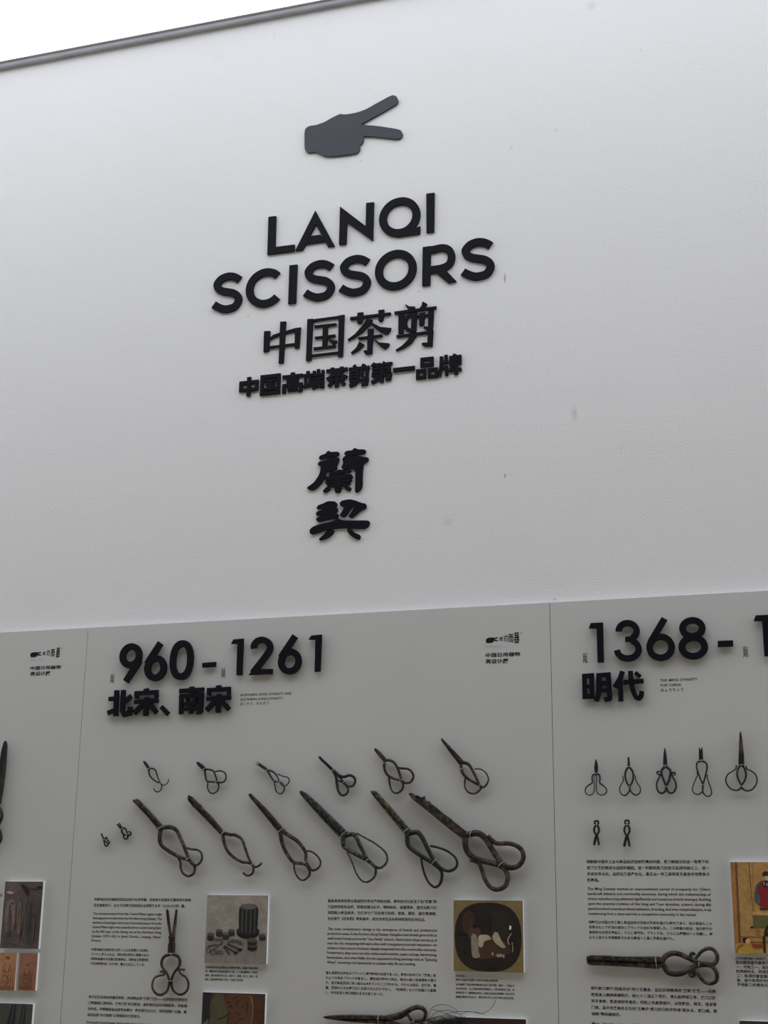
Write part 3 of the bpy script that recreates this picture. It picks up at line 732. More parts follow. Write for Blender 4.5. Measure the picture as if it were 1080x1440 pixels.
para(0, 'P0', -640, 250, 22, 256, -650, 320, ['剪刀最早出现于西汉时期，早期多为交股式剪刀结构', '由一根铁条弯曲而成，依靠自身弹性开合使用方便。'], bold=.006)

# ------------------------------------------------------------------ picture boards
BD = 0.009
def board(c, TL, TR, BL, label, shapes, base, Wm=None, Hm=None, group='picture boards on the panels', tone=(.48, .2)):
    yb = -BD
    ink = lambda c: tuple(v * tone[0] * (max(c) / .68) ** tone[1] for v in c)
    base = ink(base); shapes = [(q[0], ink(q[1])) + tuple(q[2:]) for q in shapes]
    a = cat_(c, *TL, yb)
    X0, Z1 = a
    X1 = X0 + Wm if Wm else cat_(c, *TR, yb)[0]
    if Hm: Z0 = Z1 - Hm
    else:
        d = cat_(c, *BL, yb); Z0 = d[1]; X0 = (X0 + d[0]) / 2
    if TR and not Wm: Z1 = (Z1 + cat_(c, *TR, yb)[1]) / 2
    root = empty('picture_board', ((X0 + X1) / 2, 0.0, Z0))
    tag(root, label, 'picture', group)
    org = tuple(root.location)
    m = MB(); m.box(X0, X1, yb, 0.0, Z0, Z1)
    m.build('backing_board', M_EDGE, org, root)
    m = MB()
    w, h = X1 - X0, Z1 - Z0
    asp = h / w
    T = lambda p: (X0 + p[0] * w, Z1 - p[1] * h)
    m.flat([T(p) for p in ((0, 1), (1, 1), (1, 0), (0, 0))], yb - .0004, base)
    k = 0
    for s in shapes:
        k += 1; y = yb - .0005 - .00003 * k
        kind, col = s[0], s[1]
        if kind == 'p': m.flat([T(p) for p in s[2]], y, col)
        elif kind == 's': m.flat([T(p) for p in chaikin(s[2], 2)], y, col)
        elif kind == 'e':
            cx_, cy_, rx, ry = s[2]
            pw = s[3] if len(s) > 3 else 2
            P = []
            for i in range(28):
                an = 2 * math.pi * i / 28; c_, s_ = math.cos(an), math.sin(an)
                P.append(T((cx_ + rx * math.copysign(abs(c_) ** (2 / pw), c_), cy_ + ry * math.copysign(abs(s_) ** (2 / pw), s_))))
            m.flat(P, y, col)
        elif kind == 'l':
            P = [T(p) for p in (catmull(s[2], 5) if len(s[2]) > 2 else s[2])]
            wd = s[3] * w
            for q in range(len(P) - 1):
                d = Vector((P[q + 1][0] - P[q][0], P[q + 1][1] - P[q][1]))
                if d.length < 1e-9: continue
                d.normalize(); nx, nz = -d.y * wd / 2, d.x * wd / 2
                m.flat([(P[q][0] + nx, P[q][1] + nz), (P[q][0] - nx, P[q][1] - nz), (P[q + 1][0] - nx, P[q + 1][1] - nz), (P[q + 1][0] + nx, P[q + 1][1] + nz)], y, col)
    m.build('picture_print', M_PRINT, org, root)
    return root

def srgb(r, g, b, k=1.0):
    f = lambda c: (c / 255 / 12.92 if c / 255 <= .04045 else ((c / 255 + .055) / 1.055) ** 2.4) * k
    return (f(r), f(g), f(b))
KP = 3.1      # photograph tone to print reflectance at that height of the wall
def C(r, g, b): return srgb(r, g, b, KP)

dk = C(45, 36, 36)
board('P0', (45, 130), (400, 128), (5, 742), 'purplish brown mural print, the tallest picture at the far left',
      [('s', C(92, 80, 80), [(.0, .0), (.42, .0), (.36, .15), (.05, .2)]), ('s', C(112, 95, 92), [(.05, .3), (.3, .25), (.34, .7), (.1, .8)]), ('s', C(104, 88, 80), [(.35, .35), (.5, .3), (.55, .75), (.4, .8)]),
       ('s', C(72, 68, 64), [(.62, .3), (.9, .3), (.95, .95), (.6, .95)]), ('s', dk, [(.4, .03), (.52, .05), (.68, .12), (.64, .25), (.5, .13)]), ('s', dk, [(.82, .07), (.98, .06), (.98, .12), (.84, .11)]),
       ('l', dk, [(.68, .1), (.8, .12), (.9, .11)], .03), ('l', dk, [(.66, .25), (.6, .42), (.56, .6), (.5, .9)], .018), ('l', dk, [(.82, .45), (.88, .6), (.86, .9)], .022), ('s', dk, [(.78, .48), (.86, .5), (.85, .56), (.8, .52)]),
       ('l', C(60, 46, 46), [(.18, .35), (.2, .55), (.2, .78)], .02), ('l', C(60, 46, 46), [(.35, .33), (.36, .5), (.33, .75)], .012), ('l', C(60, 46, 46), [(.15, .82), (.3, .82), (.42, .8)], .012),
       ('l', C(60, 46, 46), [(.5, .5), (.52, .7), (.6, .9)], .01), ('e', C(60, 46, 46), (.24, .33, .025, .02)), ('s', C(150, 135, 130), [(.03, .16), (.15, .14), (.28, .18), (.14, .19)]),
       *[('l', C(56, 44, 44) if k % 3 else C(118, 100, 92), [(.06 + .088 * k + .03 * math.sin(k * 2.1), .28 + .2 * ((k * 7) % 5) / 5), (.07 + .086 * k, .6), (.05 + .09 * k + .03 * math.sin(k * 1.3), .72 + .22 * ((k * 3) % 4) / 4)], .007 + .004 * (k % 3)) for k in range(11)],
       *[('l', C(66, 52, 50), [(.08 + .2 * k, .62 + .03 * k), (.16 + .2 * k, .645 + .03 * k), (.24 + .2 * k, .63 + .02 * k)], .01) for k in range(4)],
       ('l', C(58, 46, 46), [(.1, .9), (.25, .93), (.5, .96)], .012), ('l', C(62, 50, 48), [(.7, .3), (.72, .6), (.7, .95)], .01)], C(84, 72, 72))
def mural(x):
    o = C(108, 62, 40); d = C(84, 48, 34)
    return [('s', C(150, 106, 76), [(.3, .25), (.7, .25), (.78, .98), (.22, .98)]), ('e', d, (.52, .15, .1, .05)), ('e', C(150, 108, 82), (.52, .22, .07, .07)), ('l', o, [(.42, .25), (.3, .5), (.28, .98)], .035),
            ('l', o, [(.62, .25), (.75, .5), (.74, .98)], .035), ('l', o, [(.5, .35), (.45, .55), (.6, .7), (.5, .95)], .03), ('l', d, [(.35, .45), (.5, .52), (.68, .45)], .03), ('l', o, [(.4, .75), (.42, .98)], .03),
            ('l', o, [(.6, .78), (.58, .98)], .03), ('l', d, [(.36, .6), (.52, .64), (.7, .58)], .02), ('l', d, [(.3, .4), (.4, .55), (.34, .8)], .028), ('l', d, [(.66, .35), (.6, .55), (.68, .85)], .028), ('l', o, [(.48, .7), (.52, .85), (.48, .98)], .03), ('l', d, [(.1, .55), (.13, .75), (.1, .95)], .02), ('l', d, [(.9, .4), (.88, .7), (.92, .95)], .025), ('s', C(120, 74, 52), [(.0, .9), (1, .88), (1, 1), (0, 1)])]
board('P0', (-18, 782), (160, 785), (-38, 1128), 'orange figure mural print, left one of the small pair', mural(0), C(148, 104, 74))
mu = [(s[0], tuple(c * .82 for c in s[1]), [(p[0] * .8 + .05, p[1] * .75 + .22) for p in s[2]] if s[0] in 'spl' else (s[2][0] * .8 + .05, s[2][1] * .75 + .22, s[2][2] * .8, s[2][3] * .75)) + tuple(s[3:]) for s in mural(1)]
board('P0', (186, 787), (350, 785), (165, 1130), 'reddish brown figure mural print, right one of the small pair', mu, C(128, 86, 66))
board('P0', (-120, 1245), (305, 1254), None, 'dark grey photo print of black blades, bottom left corner',
      [('s', C(28, 30, 36), [(.52, 0), (.68, 0), (.5, 1), (.3, 1)]), ('s', C(34, 36, 42), [(.76, 0), (.88, .0), (.8, 1), (.62, 1)]), ('l', C(70, 74, 84), [(.6, .0), (.5, .5), (.42, 1)], .02), ('l', C(70, 72, 80), [(.82, 0), (.74, .6), (.7, 1)], .015),
       ('e', C(20, 22, 26), (.3, .75, .15, .2))], C(66, 66, 64), Hm=.20)

cyl = C(48, 48, 50); top = C(88, 84, 78)
def drum(x, y, r, h, c1=None):
    return [('p', c1 or C(50, 48, 46), [(x - r, y), (x + r, y), (x + r, y + h), (x - r, y + h)]), ('e', c1 or C(50, 48, 46), (x, y + h, r, r * .45)), ('e', top, (x, y, r, r * .45))]
sh = [('p', C(122, 114, 108), [(0, .62), (1, .66), (1, 1), (0, 1)]), ('e', C(32, 33, 38), (.69, .55, .185, .095)), ('p', C(36, 37, 42), [(.505, .5), (.875, .5), (.87, .56), (.51, .56)]), ('e', C(62, 62, 64), (.69, .51, .17, .06)),
      ('s', cyl, [(.53, .2), (.56, .15), (.69, .125), (.82, .15), (.85, .2), (.84, .56), (.69, .58), (.54, .56)]), ('e', C(98, 94, 86), (.69, .165, .14, .045))]
for i in range(9):
    x = .55 + i * .034
    sh.append(('p', C(96, 94, 92) if i % 2 else C(34, 34, 36), [(x, .21), (x + .012, .21), (x + .011, .555), (x + .001, .555)]))
for q in (drum(.085, .58, .055, .075), drum(.225, .525, .052, .07), drum(.425, .52, .05, .065), drum(.335, .57, .055, .065), drum(.925, .585, .05, .055), drum(.77, .73, .075, .05, C(30, 30, 34)), drum(.765, .655, .075, .055)): sh += q
sh += [('e', C(98, 84, 54), (.23, .66, .08, .018)), ('s', C(84, 80, 74), [(.36, .68), (.5, .645), (.62, .7), (.61, .74), (.5, .69), (.37, .7)]), ('s', C(106, 108, 110), [(.05, .74), (.1, .67), (.18, .7), (.12, .76)]),
       ('l', C(50, 46, 42), [(.29, .7), (.15, .8)], .015), ('l', C(50, 46, 42), [(.05, .76), (.2, .73)], .014), ('l', C(70, 66, 62), [(.31, .76), (.41, .875)], .03), ('l', C(44, 42, 40), [(.31, .745), (.52, .85)], .018), ('l', C(70, 64, 58), [(.36, .715), (.55, .79)], .028),
       ('e', C(32, 32, 34), (.57, .8, .04, .025)), ('e', C(36, 34, 34), (.505, .845, .035, .022))]
for x, y, r in ((.06, .815, .035), (.14, .845, .04), (.22, .845, .025), (.27, .845, .022)):
    P = [(x + r * math.cos(t * math.pi / 6), y + r * math.sin(t * math.pi / 6)) for t in range(13)]
    sh.append(('l', C(62, 58, 54), P, .011))
board('P1', (130, 113), (645, 115), (105, 683), 'pale photo print of a ribbed lacquer jar and toilet tools', sh, C(136, 129, 122), tone=(.44, .28))
ln = C(40, 28, 22)
def V2(*P): return [((x - 60) / 940, (y - 60) / 1410) for x, y in P]
olive, skin = C(96, 92, 68), C(104, 70, 48)
board('P1', (92, 932), (620, 945), None, 'brown and olive picture of robed figures, below the lacquer jar print',
      [('p', C(52, 48, 54), V2((60, 60), (190, 60), (180, 350), (60, 460))), ('s', skin, V2((395, 85), (560, 65), (760, 80), (830, 160), (815, 450), (640, 455), (480, 560), (430, 470), (500, 280), (405, 240))),
       ('s', olive, V2((200, 150), (260, 70), (385, 66), (410, 250), (495, 285), (430, 475), (250, 495), (182, 430), (175, 200))), ('s', C(104, 98, 76), V2((60, 455), (180, 360), (235, 480), (405, 478), (330, 600), (60, 640))),
       ('s', C(96, 58, 36), V2((825, 80), (1000, 150), (1000, 900), (560, 900), (640, 460), (815, 445))), ('p', C(74, 66, 52), V2((840, 66), (1000, 72), (1000, 150), (880, 130))),
       ('s', C(112, 78, 54), V2((450, 490), (560, 470), (600, 620), (440, 660))), ('l', C(150, 120, 90), V2((785, 90), (815, 160), (822, 300), (800, 440)), .012), ('l', C(130, 104, 78), V2((760, 80), (790, 130), (796, 190)), .008),
       ('l', ln, V2((310, 382), (400, 350), (480, 296)), .016), ('l', ln, V2((185, 330), (170, 420), (215, 460), (330, 494)), .014), ('l', ln, V2((480, 300), (450, 400), (430, 470)), .01), ('e', ln, (.42, .082, .022, .008)), ('e', ln, (.46, .112, .02, .008)),
       ('l', ln, V2((530, 130), (560, 110), (600, 100)), .014), ('l', ln, V2((560, 205), (585, 170), (605, 150)), .014), ('l', ln, V2((560, 290), (610, 300), (640, 330)), .01), ('l', ln, V2((600, 385), (640, 365), (700, 380)), .012), ('l', ln, V2((585, 400), (590, 520)), .008),
       ('l', ln, V2((720, 150), (745, 220), (730, 290)), .012), ('l', ln, V2((810, 480), (890, 470), (970, 400)), .012)], C(92, 58, 38), Hm=.26, tone=(.30, .25))
gr = C(62, 52, 46)
cr = C(146, 134, 116)
board('P2', (205, 135), (730, 148), (205, 678), 'ochre square print with a dark rounded silk painting on it',
      [('e', C(54, 50, 47), (.495, .515, .48, .485), 2.6), ('e', C(60, 49, 43), (.495, .515, .468, .473), 2.6), ('s', C(66, 57, 50), [(.5, .12), (.8, .15), (.9, .5), (.55, .55)]), ('s', C(78, 58, 46), [(.12, .25), (.2, .13), (.32, .2), (.28, .45), (.15, .5)]),
       ('s', C(84, 64, 50), [(.3, .55), (.75, .55), (.85, .75), (.3, .85)]), ('p', C(40, 34, 32), [(.52, .2), (.54, .2), (.54, .46), (.52, .46)]),
       ('s', C(92, 60, 54), [(.2, .42), (.28, .37), (.38, .38), (.4, .5), (.3, .52), (.22, .55)]), ('s', C(128, 120, 106), [(.25, .47), (.34, .48), (.36, .72), (.39, .8), (.3, .82), (.26, .78)]), ('s', cr, [(.35, .49), (.5, .48), (.56, .55), (.44, .57), (.42, .66), (.36, .66)]),
       ('s', cr, [(.55, .52), (.6, .43), (.64, .45), (.68, .55), (.76, .66), (.7, .67), (.6, .6)]), ('e', C(40, 32, 30), (.31, .37, .035, .025)), ('e', C(196, 184, 164), (.815, .38, .018, .03)), ('e', C(44, 36, 34), (.62, .43, .022, .016)),
       ('s', C(52, 44, 42), [(.8, .42), (.86, .46), (.86, .6), (.8, .6)]), ('l', C(150, 140, 124), [(.83, .46), (.78, .55), (.8, .62)], .014), ('l', C(140, 130, 114), [(.84, .58), (.85, .68), (.84, .72)], .012), ('e', C(140, 128, 112), (.66, .77, .05, .025)), ('e', C(140, 128, 112), (.56, .75, .012, .025)),
       ('e', C(140, 128, 112), (.72, .78, .012, .03)), ('p', gr, [(.1, .66), (.24, .66), (.24, .69), (.1, .69)]), ('p', C(38, 32, 30), [(.14, .69), (.16, .69), (.17, .76), (.15, .76)]), ('l', C(90, 74, 60), [(.25, .25), (.27, .45)], .01), ('l', gr, [(.78, .2), (.8, .35), (.78, .5)], .012),
       ('e', C(52, 56, 48), (.06, .43, .03, .03)), ('p', C(42, 37, 35), [(.08, .47), (.2, .47), (.2, .5), (.08, .5)]), ('e', C(44, 40, 38), (.55, .95, .1, .015))], C(122, 104, 66), tone=(.44, .62))
board('P2', (225, 1025), (755, 1045), None, 'dark brown picture with a black round shape, behind the fibre tuft',
      [('s', C(30, 26, 26), [(.05, .1), (.4, .06), (.5, .4), (.4, 1), (.02, 1)]), ('s', C(70, 50, 42), [(.5, .1), (.95, .1), (.95, .6), (.6, .5)])], C(60, 44, 38), Hm=.2, tone=(.4, .2))
gold = C(178, 140, 84)
red = C(146, 38, 42)
LX = lambda y: 75 + (y - 75) * .0456
def V3(*P): return [((x - LX(y)) / 1049, (y - 75) / 1315) for x, y in P]
def E3(x, y, rx, ry): return ((x - LX(y)) / 1049, (y - 75) / 1315, rx / 1049, ry / 1315)
def seated(dx, dy, k):
    q = lambda *P: V3(*[(455 + dx + (x - 455) * k, 745 + dy + (y - 745) * k) for x, y in P])
    e = lambda x, y, rx, ry: E3(455 + dx + (x - 455) * k, 745 + dy + (y - 745) * k, rx * k, ry * k)
    return [('s', C(84, 92, 110), q((350, 400), (400, 340), (520, 345), (590, 480), (640, 640), (590, 700), (380, 720), (330, 640), (335, 480))), ('p', C(96, 120, 84), q((370, 600), (395, 600), (390, 715), (362, 690))),
            ('s', red, q((380, 390), (430, 340), (480, 330), (540, 380), (580, 520), (610, 720), (560, 745), (420, 745), (375, 720), (395, 600), (360, 500))), ('e', C(52, 42, 52), e(458, 400, 50, 52)),
            ('l', C(170, 160, 170), q((425, 370), (432, 410)), .012), ('l', C(170, 160, 170), q((460, 380), (458, 425)), .012), ('l', C(170, 160, 170), q((485, 370), (490, 410)), .012),
            ('e', C(206, 176, 140), e(458, 312, 26, 34)), ('s', C(52, 54, 52), q((415, 290), (405, 235), (445, 205), (488, 235), (480, 292), (450, 272))), ('e', C(140, 96, 60), e(502, 672, 38, 34)),
            ('s', C(84, 46, 36), q((370, 748), (440, 742), (620, 742), (620, 772), (400, 776)))]
sh = [('p', C(166, 118, 66), V3((75, 75), (145, 75), (195, 1390), (135, 1390))), ('p', C(124, 76, 48), V3((126, 75), (146, 75), (196, 1240), (172, 1240))), ('p', C(186, 144, 84), V3((280, 75), (1100, 75), (1150, 800), (318, 800))), ('l', C(132, 96, 54), V3((270, 75), (290, 400), (318, 800)), .008),
      ('l', C(140, 104, 60), V3((306, 75), (312, 300), (330, 790)), .006), ('p', C(196, 156, 92), V3((318, 800), (1150, 810), (1150, 845), (318, 848))), ('p', C(108, 104, 62), V3((312, 850), (800, 860), (800, 1030), (318, 1035))), ('e', C(34, 28, 28), E3(306, 1026, 16, 15)),
      ('p', C(152, 104, 60), V3((190, 1150), (430, 1155), (430, 1172), (195, 1172))), ('p', C(126, 84, 50), V3((190, 1228), (1150, 1232), (1150, 1243), (192, 1240))), ('p', C(190, 148, 78), V3((140, 1255), (1150, 1260), (1150, 1390), (145, 1390))), ('p', C(166, 112, 60), V3((345, 1040), (380, 1040), (385, 1150), (350, 1150)))]
sh += seated(0, 0, 1.0) + seated(215, 10, 1.18)
sh += [('p', C(122, 116, 60), V3((450, 1090), (550, 950), (1000, 950), (1000, 1100))), ('p', C(50, 36, 34), V3((432, 1092), (1000, 1090), (1000, 1150), (432, 1150))), ('l', C(50, 36, 34), V3((440, 1095), (545, 945), (1000, 945)), .022), ('p', C(54, 42, 36), V3((414, 1150), (442, 1150), (450, 1390), (428, 1390))),
       ('p', C(54, 42, 36), V3((545, 1150), (575, 1150), (578, 1280), (555, 1285))), ('s', C(186, 152, 64), V3((140, 1400), (165, 1310), (215, 1270), (280, 1285), (330, 1340), (340, 1400))), ('l', C(110, 76, 44), V3((150, 1390), (175, 1310), (220, 1275)), .01),
       ('s', C(206, 160, 110), V3((235, 1190), (275, 1180), (295, 1240), (265, 1280), (235, 1265))), ('s', C(30, 24, 26), V3((208, 1185), (235, 1170), (262, 1180), (240, 1210), (245, 1255), (222, 1245))), ('s', C(150, 72, 44), V3((300, 1250), (420, 1265), (440, 1300), (350, 1325), (315, 1300)))]
board('P3', (273, 128), None, (305, 862), 'golden picture of red-robed seated figures, at the right edge', sh, gold, Wm=.21, tone=(.31, .12))
board('P3', (345, 1412), None, None, 'dark picture in the bottom right corner, mostly below the frame', [('s', C(40, 30, 28), [(.1, .1), (.6, .1), (.5, .8), (.1, .9)])], C(66, 50, 42), Wm=.3, Hm=.2)

# ------------------------------------------------------------------ scissors
def mk_blade(P, root, org, mat, y0, y1, name='blade'):
    """one blade with a raised bevelled face"""
    if len(P) < 3 or abs(area(P)) < 1e-9: return
    if area(P) < 0: P = P[::-1]
    n = len(P)
    # inner line: pulled towards the blade's own long axis
    cx_ = sum(p[0] for p in P) / n; cz_ = sum(p[1] for p in P) / n
    sxx = sum((p[0] - cx_) ** 2 for p in P); szz = sum((p[1] - cz_) ** 2 for p in P); sxz = sum((p[0] - cx_) * (p[1] - cz_) for p in P)
    th = 0.5 * math.atan2(2 * sxz, sxx - szz); ax = (math.cos(th), math.sin(th))
    Q = []
    for p in P:
        u = (p[0] - cx_) * ax[0] + (p[1] - cz_) * ax[1]
        Q.append((p[0] + (cx_ + ax[0] * u * .97 - p[0]) * .38, p[1] + (cz_ + ax[1] * u * .97 - p[1]) * .38))
    m = MB(); t = y1 - y0
    ym = y0 + t * .55
    m.v += [(p[0], y0, p[1]) for p in Q] + [(p[0], ym, p[1]) for p in P] + [(p[0], y1, p[1]) for p in P]
    m.face(list(range(n)))
    for i in range(n):
        j = (i + 1) % n
        m.face([i, n + i, n + j, j]); m.face([n + i, 2 * n + i, 2 * n + j, n + j])
    m.face([2 * n + i for i in range(n - 1, -1, -1)])
    return m.build(name, mat, org, root)

GSC = {'s': 'small scissors in the upper row of the middle panel', 'b': 'long scissors in the lower row of the middle panel', 'm': 'small scissors in the row of the right panel', 'x': 'scissors laid between the printed paragraphs', 'c': 'tiny black clips on the right panel', 't': 'tiny scissors at the left of the middle panel'}
SO = 0.006      # how far the pieces stand off the board
def scissors(c, label, blades, handles, ties, iron='black', group=None, split=True, cat='scissors', name='scissors', th=None, wires=True):
    """blades: outlines; handles: (points, width at blade end, width at loop end); ties: two points across which a wire holds the piece"""
    mat = IRON[iron] if isinstance(iron, str) else iron
    k = mpp(c, *blades[0][0][-2:])
    wmax = max(h[1] for h in handles) * k
    t = th or max(0.006, min(0.02, wmax * 1.05))
    yc = -(SO + t * .5)
    B = [pts(c, P, yc) for P in blades]
    allp = [p for P in B for p in P]
    org = (sum(p[0] for p in allp) / len(allp), 0.0, sum(p[1] for p in allp) / len(allp))
    root = empty(name, org); tag(root, label, cat, group)
    for P in B:
        if split and len(B) == 1:
            hp = pts(c, handles[0][0][:1], yc)[0]
            tip = max(P, key=lambda p: (p[0] - hp[0]) ** 2 + (p[1] - hp[1]) ** 2)
            d = Vector((tip[0] - hp[0], tip[1] - hp[1])).normalized(); nr = (-d.y, d.x)
            mid = sum((p[0] - hp[0]) * nr[0] + (p[1] - hp[1]) * nr[1] for p in P) / len(P)
            wd = max((p[0] - hp[0]) * nr[0] + (p[1] - hp[1]) * nr[1] for p in P) - min((p[0] - hp[0]) * nr[0] + (p[1] - hp[1]) * nr[1] for p in P)
            mk_blade(clip(P, hp, nr, mid + wd * .12), root, org, mat, yc - t * .5, yc + t * .5)
            mk_blade(clip(P, hp, (-nr[0], -nr[1]), -mid - wd * .06), root, org, mat, yc - t * .22, yc + t * .5)
        else:
            i = B.index(P)
            mk_blade(P, root, org, mat, yc - t * (.5 - .12 * i), yc + t * (.5 - .05 * i))
    for i, (P, w0, w1) in enumerate(handles):
        Q = catmull(pts(c, P, yc), 5)
        n = len(Q)
        rad = [((w0 + (w1 - w0) * min(1, 1.35 * j / (n - 1))) * 1.1 + .0006 / k) * k * .5 for j in range(n)]
        # loops rise very slightly off the board one after the other
        m = MB(); m.tube([(q[0], yc + (i * .001 if n else 0), q[1]) for q in Q], rad, 8)
        m.build('handle', IRON['black'] if iron == 'olive' else mat, org, root)
    if wires:
        for (a, b_) in ties:
            p, q = pts(c, [a, b_], yc)
            ht = t * .75 + .001
            m = MB()
            P = [(p[0], 0.0, p[1]), (p[0], yc - ht * .5, p[1]), (p[0] * .7 + q[0] * .3, yc - ht, p[1] * .7 + q[1] * .3), (p[0] * .3 + q[0] * .7, yc - ht, p[1] * .3 + q[1] * .7), (q[0], yc - ht * .5, q[1]), (q[0], 0.0, q[1])]
            m.tube(P, 0.0007, 6)
            m.build('wire_tie', M_WIRE, org, root, ).__setitem__('label', 'thin bright wire tie')
    return root

scissors('A', 'smallest-loop scissors with two open hooks, leftmost of the upper row', [[(400, 150), (408, 147), (425, 163), (444, 195), (446, 210), (432, 210), (405, 170)]],
         [([(440, 200), (440, 235), (455, 262), (490, 290), (522, 305), (527, 325), (520, 350), (500, 361), (480, 355), (472, 338)], 9, 6), ([(440, 198), (465, 200), (485, 215), (495, 250), (512, 290), (522, 306), (537, 315), (555, 308), (570, 292), (573, 270)], 9, 5)],
         [((428, 212), (452, 196)), ((512, 306), (530, 302))], 'black', GSC['s'])
scissors('A', 'small black scissors with round loops, second from left in the upper row', [[(767, 158), (776, 152), (805, 170), (834, 198), (820, 214), (800, 204), (775, 178)]],
         [([(826, 205), (860, 208), (885, 220), (900, 255), (912, 290), (935, 298), (962, 285), (972, 255), (960, 228), (930, 216), (895, 222)], 11, 8), ([(824, 208), (828, 250), (838, 285), (870, 292), (905, 295), (920, 315), (912, 350), (885, 371), (860, 365), (843, 335), (845, 294)], 11, 8)],
         [((812, 213), (832, 196)), ((898, 300), (918, 286))], 'black', GSC['s'])
scissors('A', 'long dark scissors with a broken twin tip, leftmost of the lower row', [[(325, 424), (340, 414), (350, 418), (355, 408), (372, 420), (420, 470), (540, 602), (508, 632), (420, 522), (350, 448)]],
         [([(522, 612), (560, 605), (600, 608), (635, 635), (670, 710), (705, 800), (718, 832), (735, 855), (765, 868), (795, 845), (806, 810), (795, 775), (765, 760), (730, 757), (700, 748)], 26, 11), ([(520, 618), (512, 670), (515, 710), (535, 740), (600, 785), (660, 815), (710, 832), (745, 860), (755, 890), (745, 925), (710, 943), (675, 925), (658, 890), (655, 845), (640, 820)], 26, 12)],
         [((500, 626), (542, 597)), ((700, 836), (722, 816))], 'rust', GSC['b'])
scissors('A', 'long ragged-bladed scissors with two hooked ends, second in the lower row', [[(707, 393), (715, 384), (740, 398), (770, 430), (800, 455), (812, 475), (860, 520), (915, 585), (958, 640), (940, 667), (870, 592), (790, 512), (765, 485), (740, 465), (725, 440), (711, 425)]],
         [([(948, 645), (1000, 657), (1035, 660), (1080, 690), ('B', 75, 780), ('B', 95, 835), ('B', 117, 875), ('B', 138, 888), ('B', 160, 880), ('B', 179, 862)], 20, 12), ([(948, 658), (955, 700), (975, 760), (1020, 810), (1080, 845), ('B', 85, 860), ('B', 115, 875), ('B', 124, 897), ('B', 118, 927), ('B', 98, 943), ('B', 75, 943), ('B', 54, 926)], 20, 11)],
         [((935, 668), (966, 632)), (('B', 108, 882), ('B', 124, 866))], 'rust', GSC['b'])
scissors('B', 'small fork-tipped scissors with thin loops, third in the upper row', [[(133, 203), (138, 208), (170, 229), (212, 260), (216, 250), (175, 215)], [(142, 194), (150, 192), (222, 241), (216, 254), (180, 222)]],
         [([(216, 250), (245, 255), (270, 275), (285, 300), (299, 327), (320, 352), (345, 346), (361, 320), (350, 297), (320, 290), (285, 275)], 11, 6), ([(217, 254), (240, 295), (262, 322), (297, 328), (322, 350), (326, 378), (310, 402), (290, 402), (270, 380), (262, 328)], 11, 7)],
         [((208, 260), (226, 240)), ((291, 336), (306, 320))], 'grey', GSC['s'])
scissors('B', 'jet black slim scissors with thick teardrop loops, fourth in the upper row', [[(554, 162), (563, 156), (590, 183), (662, 248), (648, 264), (600, 217), (560, 178)]],
         [([(652, 254), (690, 284), (720, 293), (760, 283), (789, 298), (796, 325), (780, 352), (755, 358), (735, 345), (712, 318), (684, 287)], 18, 10), ([(652, 256), (668, 290), (675, 340), (683, 385), (705, 413), (735, 408), (748, 380), (735, 350), (705, 326), (680, 318)], 18, 10)],
         [((640, 260), (660, 242)), ((712, 338), (732, 322))], 'black', GSC['s'])
scissors('B', 'long brown scissors widening to the tie, third in the lower row', [[(91, 412), (98, 404), (103, 410), (108, 404), (120, 418), (200, 495), (265, 568), (326, 642), (292, 670), (200, 552), (100, 430)]],
         [([(312, 650), (350, 675), (410, 715), (450, 760), (470, 800), (470, 845), (485, 875), (505, 905), (530, 909), (560, 885), (566, 850), (545, 815), (510, 788), (478, 782)], 24, 9), ([(300, 665), (310, 720), (335, 785), (385, 855), (440, 865), (475, 880), (494, 915), (490, 945), (465, 970), (440, 975), (415, 955), (395, 915), (390, 862)], 24, 9)],
         [((276, 670), (326, 634)), ((458, 872), (478, 852))], 'rust', GSC['b'])
scissors('B', 'long grey forged scissors with very long thin loops, fourth in the lower row', [[(429, 396), (438, 384), (470, 398), (560, 480), (742, 656), (697, 702), (620, 620), (560, 557), (434, 410)]],
         [([(728, 682), (775, 672), (800, 690), (830, 750), (860, 810), (882, 842), (920, 880), (960, 894), (995, 870), (1008, 830), (990, 785), (930, 735), (860, 695), (805, 665)], 28, 9), ([(714, 688), (715, 740), (735, 765), (800, 805), (875, 845), (920, 882), (932, 910), (920, 955), (880, 986), (840, 980), (805, 935), (775, 860), (742, 788)], 28, 8)],
         [((692, 704), (740, 652)), ((868, 854), (894, 834))], 'grey', GSC['b'])
scissors('C', 'small mottled brown scissors with heart-like loops, fifth in the upper row', [[(70, 147), (78, 139), (110, 163), (142, 200), (130, 224), (100, 192), (75, 160)]],
         [([(133, 213), (160, 212), (190, 225), (210, 255), (225, 295), (239, 337), (260, 350), (290, 345), (308, 315), (300, 285), (275, 265), (245, 262), (215, 258)], 15, 11), ([(132, 216), (130, 255), (145, 295), (180, 320), (237, 340), (245, 365), (235, 395), (205, 412), (180, 400), (165, 365), (158, 313)], 14, 10)],
         [((124, 234), (140, 226)), ((226, 340), (246, 326))], 'bronze', GSC['s'])
scissors('C', 'dark slender scissors with round thin loops, rightmost of the upper row', [[(474, 80), (482, 78), (540, 138), (612, 214), (592, 248), (545, 187), (480, 97)]],
         [([(602, 225), (640, 235), (665, 270), (690, 320), (716, 370), (740, 374), (760, 345), (763, 318), (745, 285), (715, 266), (680, 265)], 18, 6), ([(596, 238), (605, 285), (640, 325), (714, 370), (708, 395), (680, 414), (645, 408), (622, 380), (620, 340), (626, 314)], 16, 8)],
         [((588, 278), (612, 258)), ((702, 374), (722, 360))], 'rust', GSC['s'])
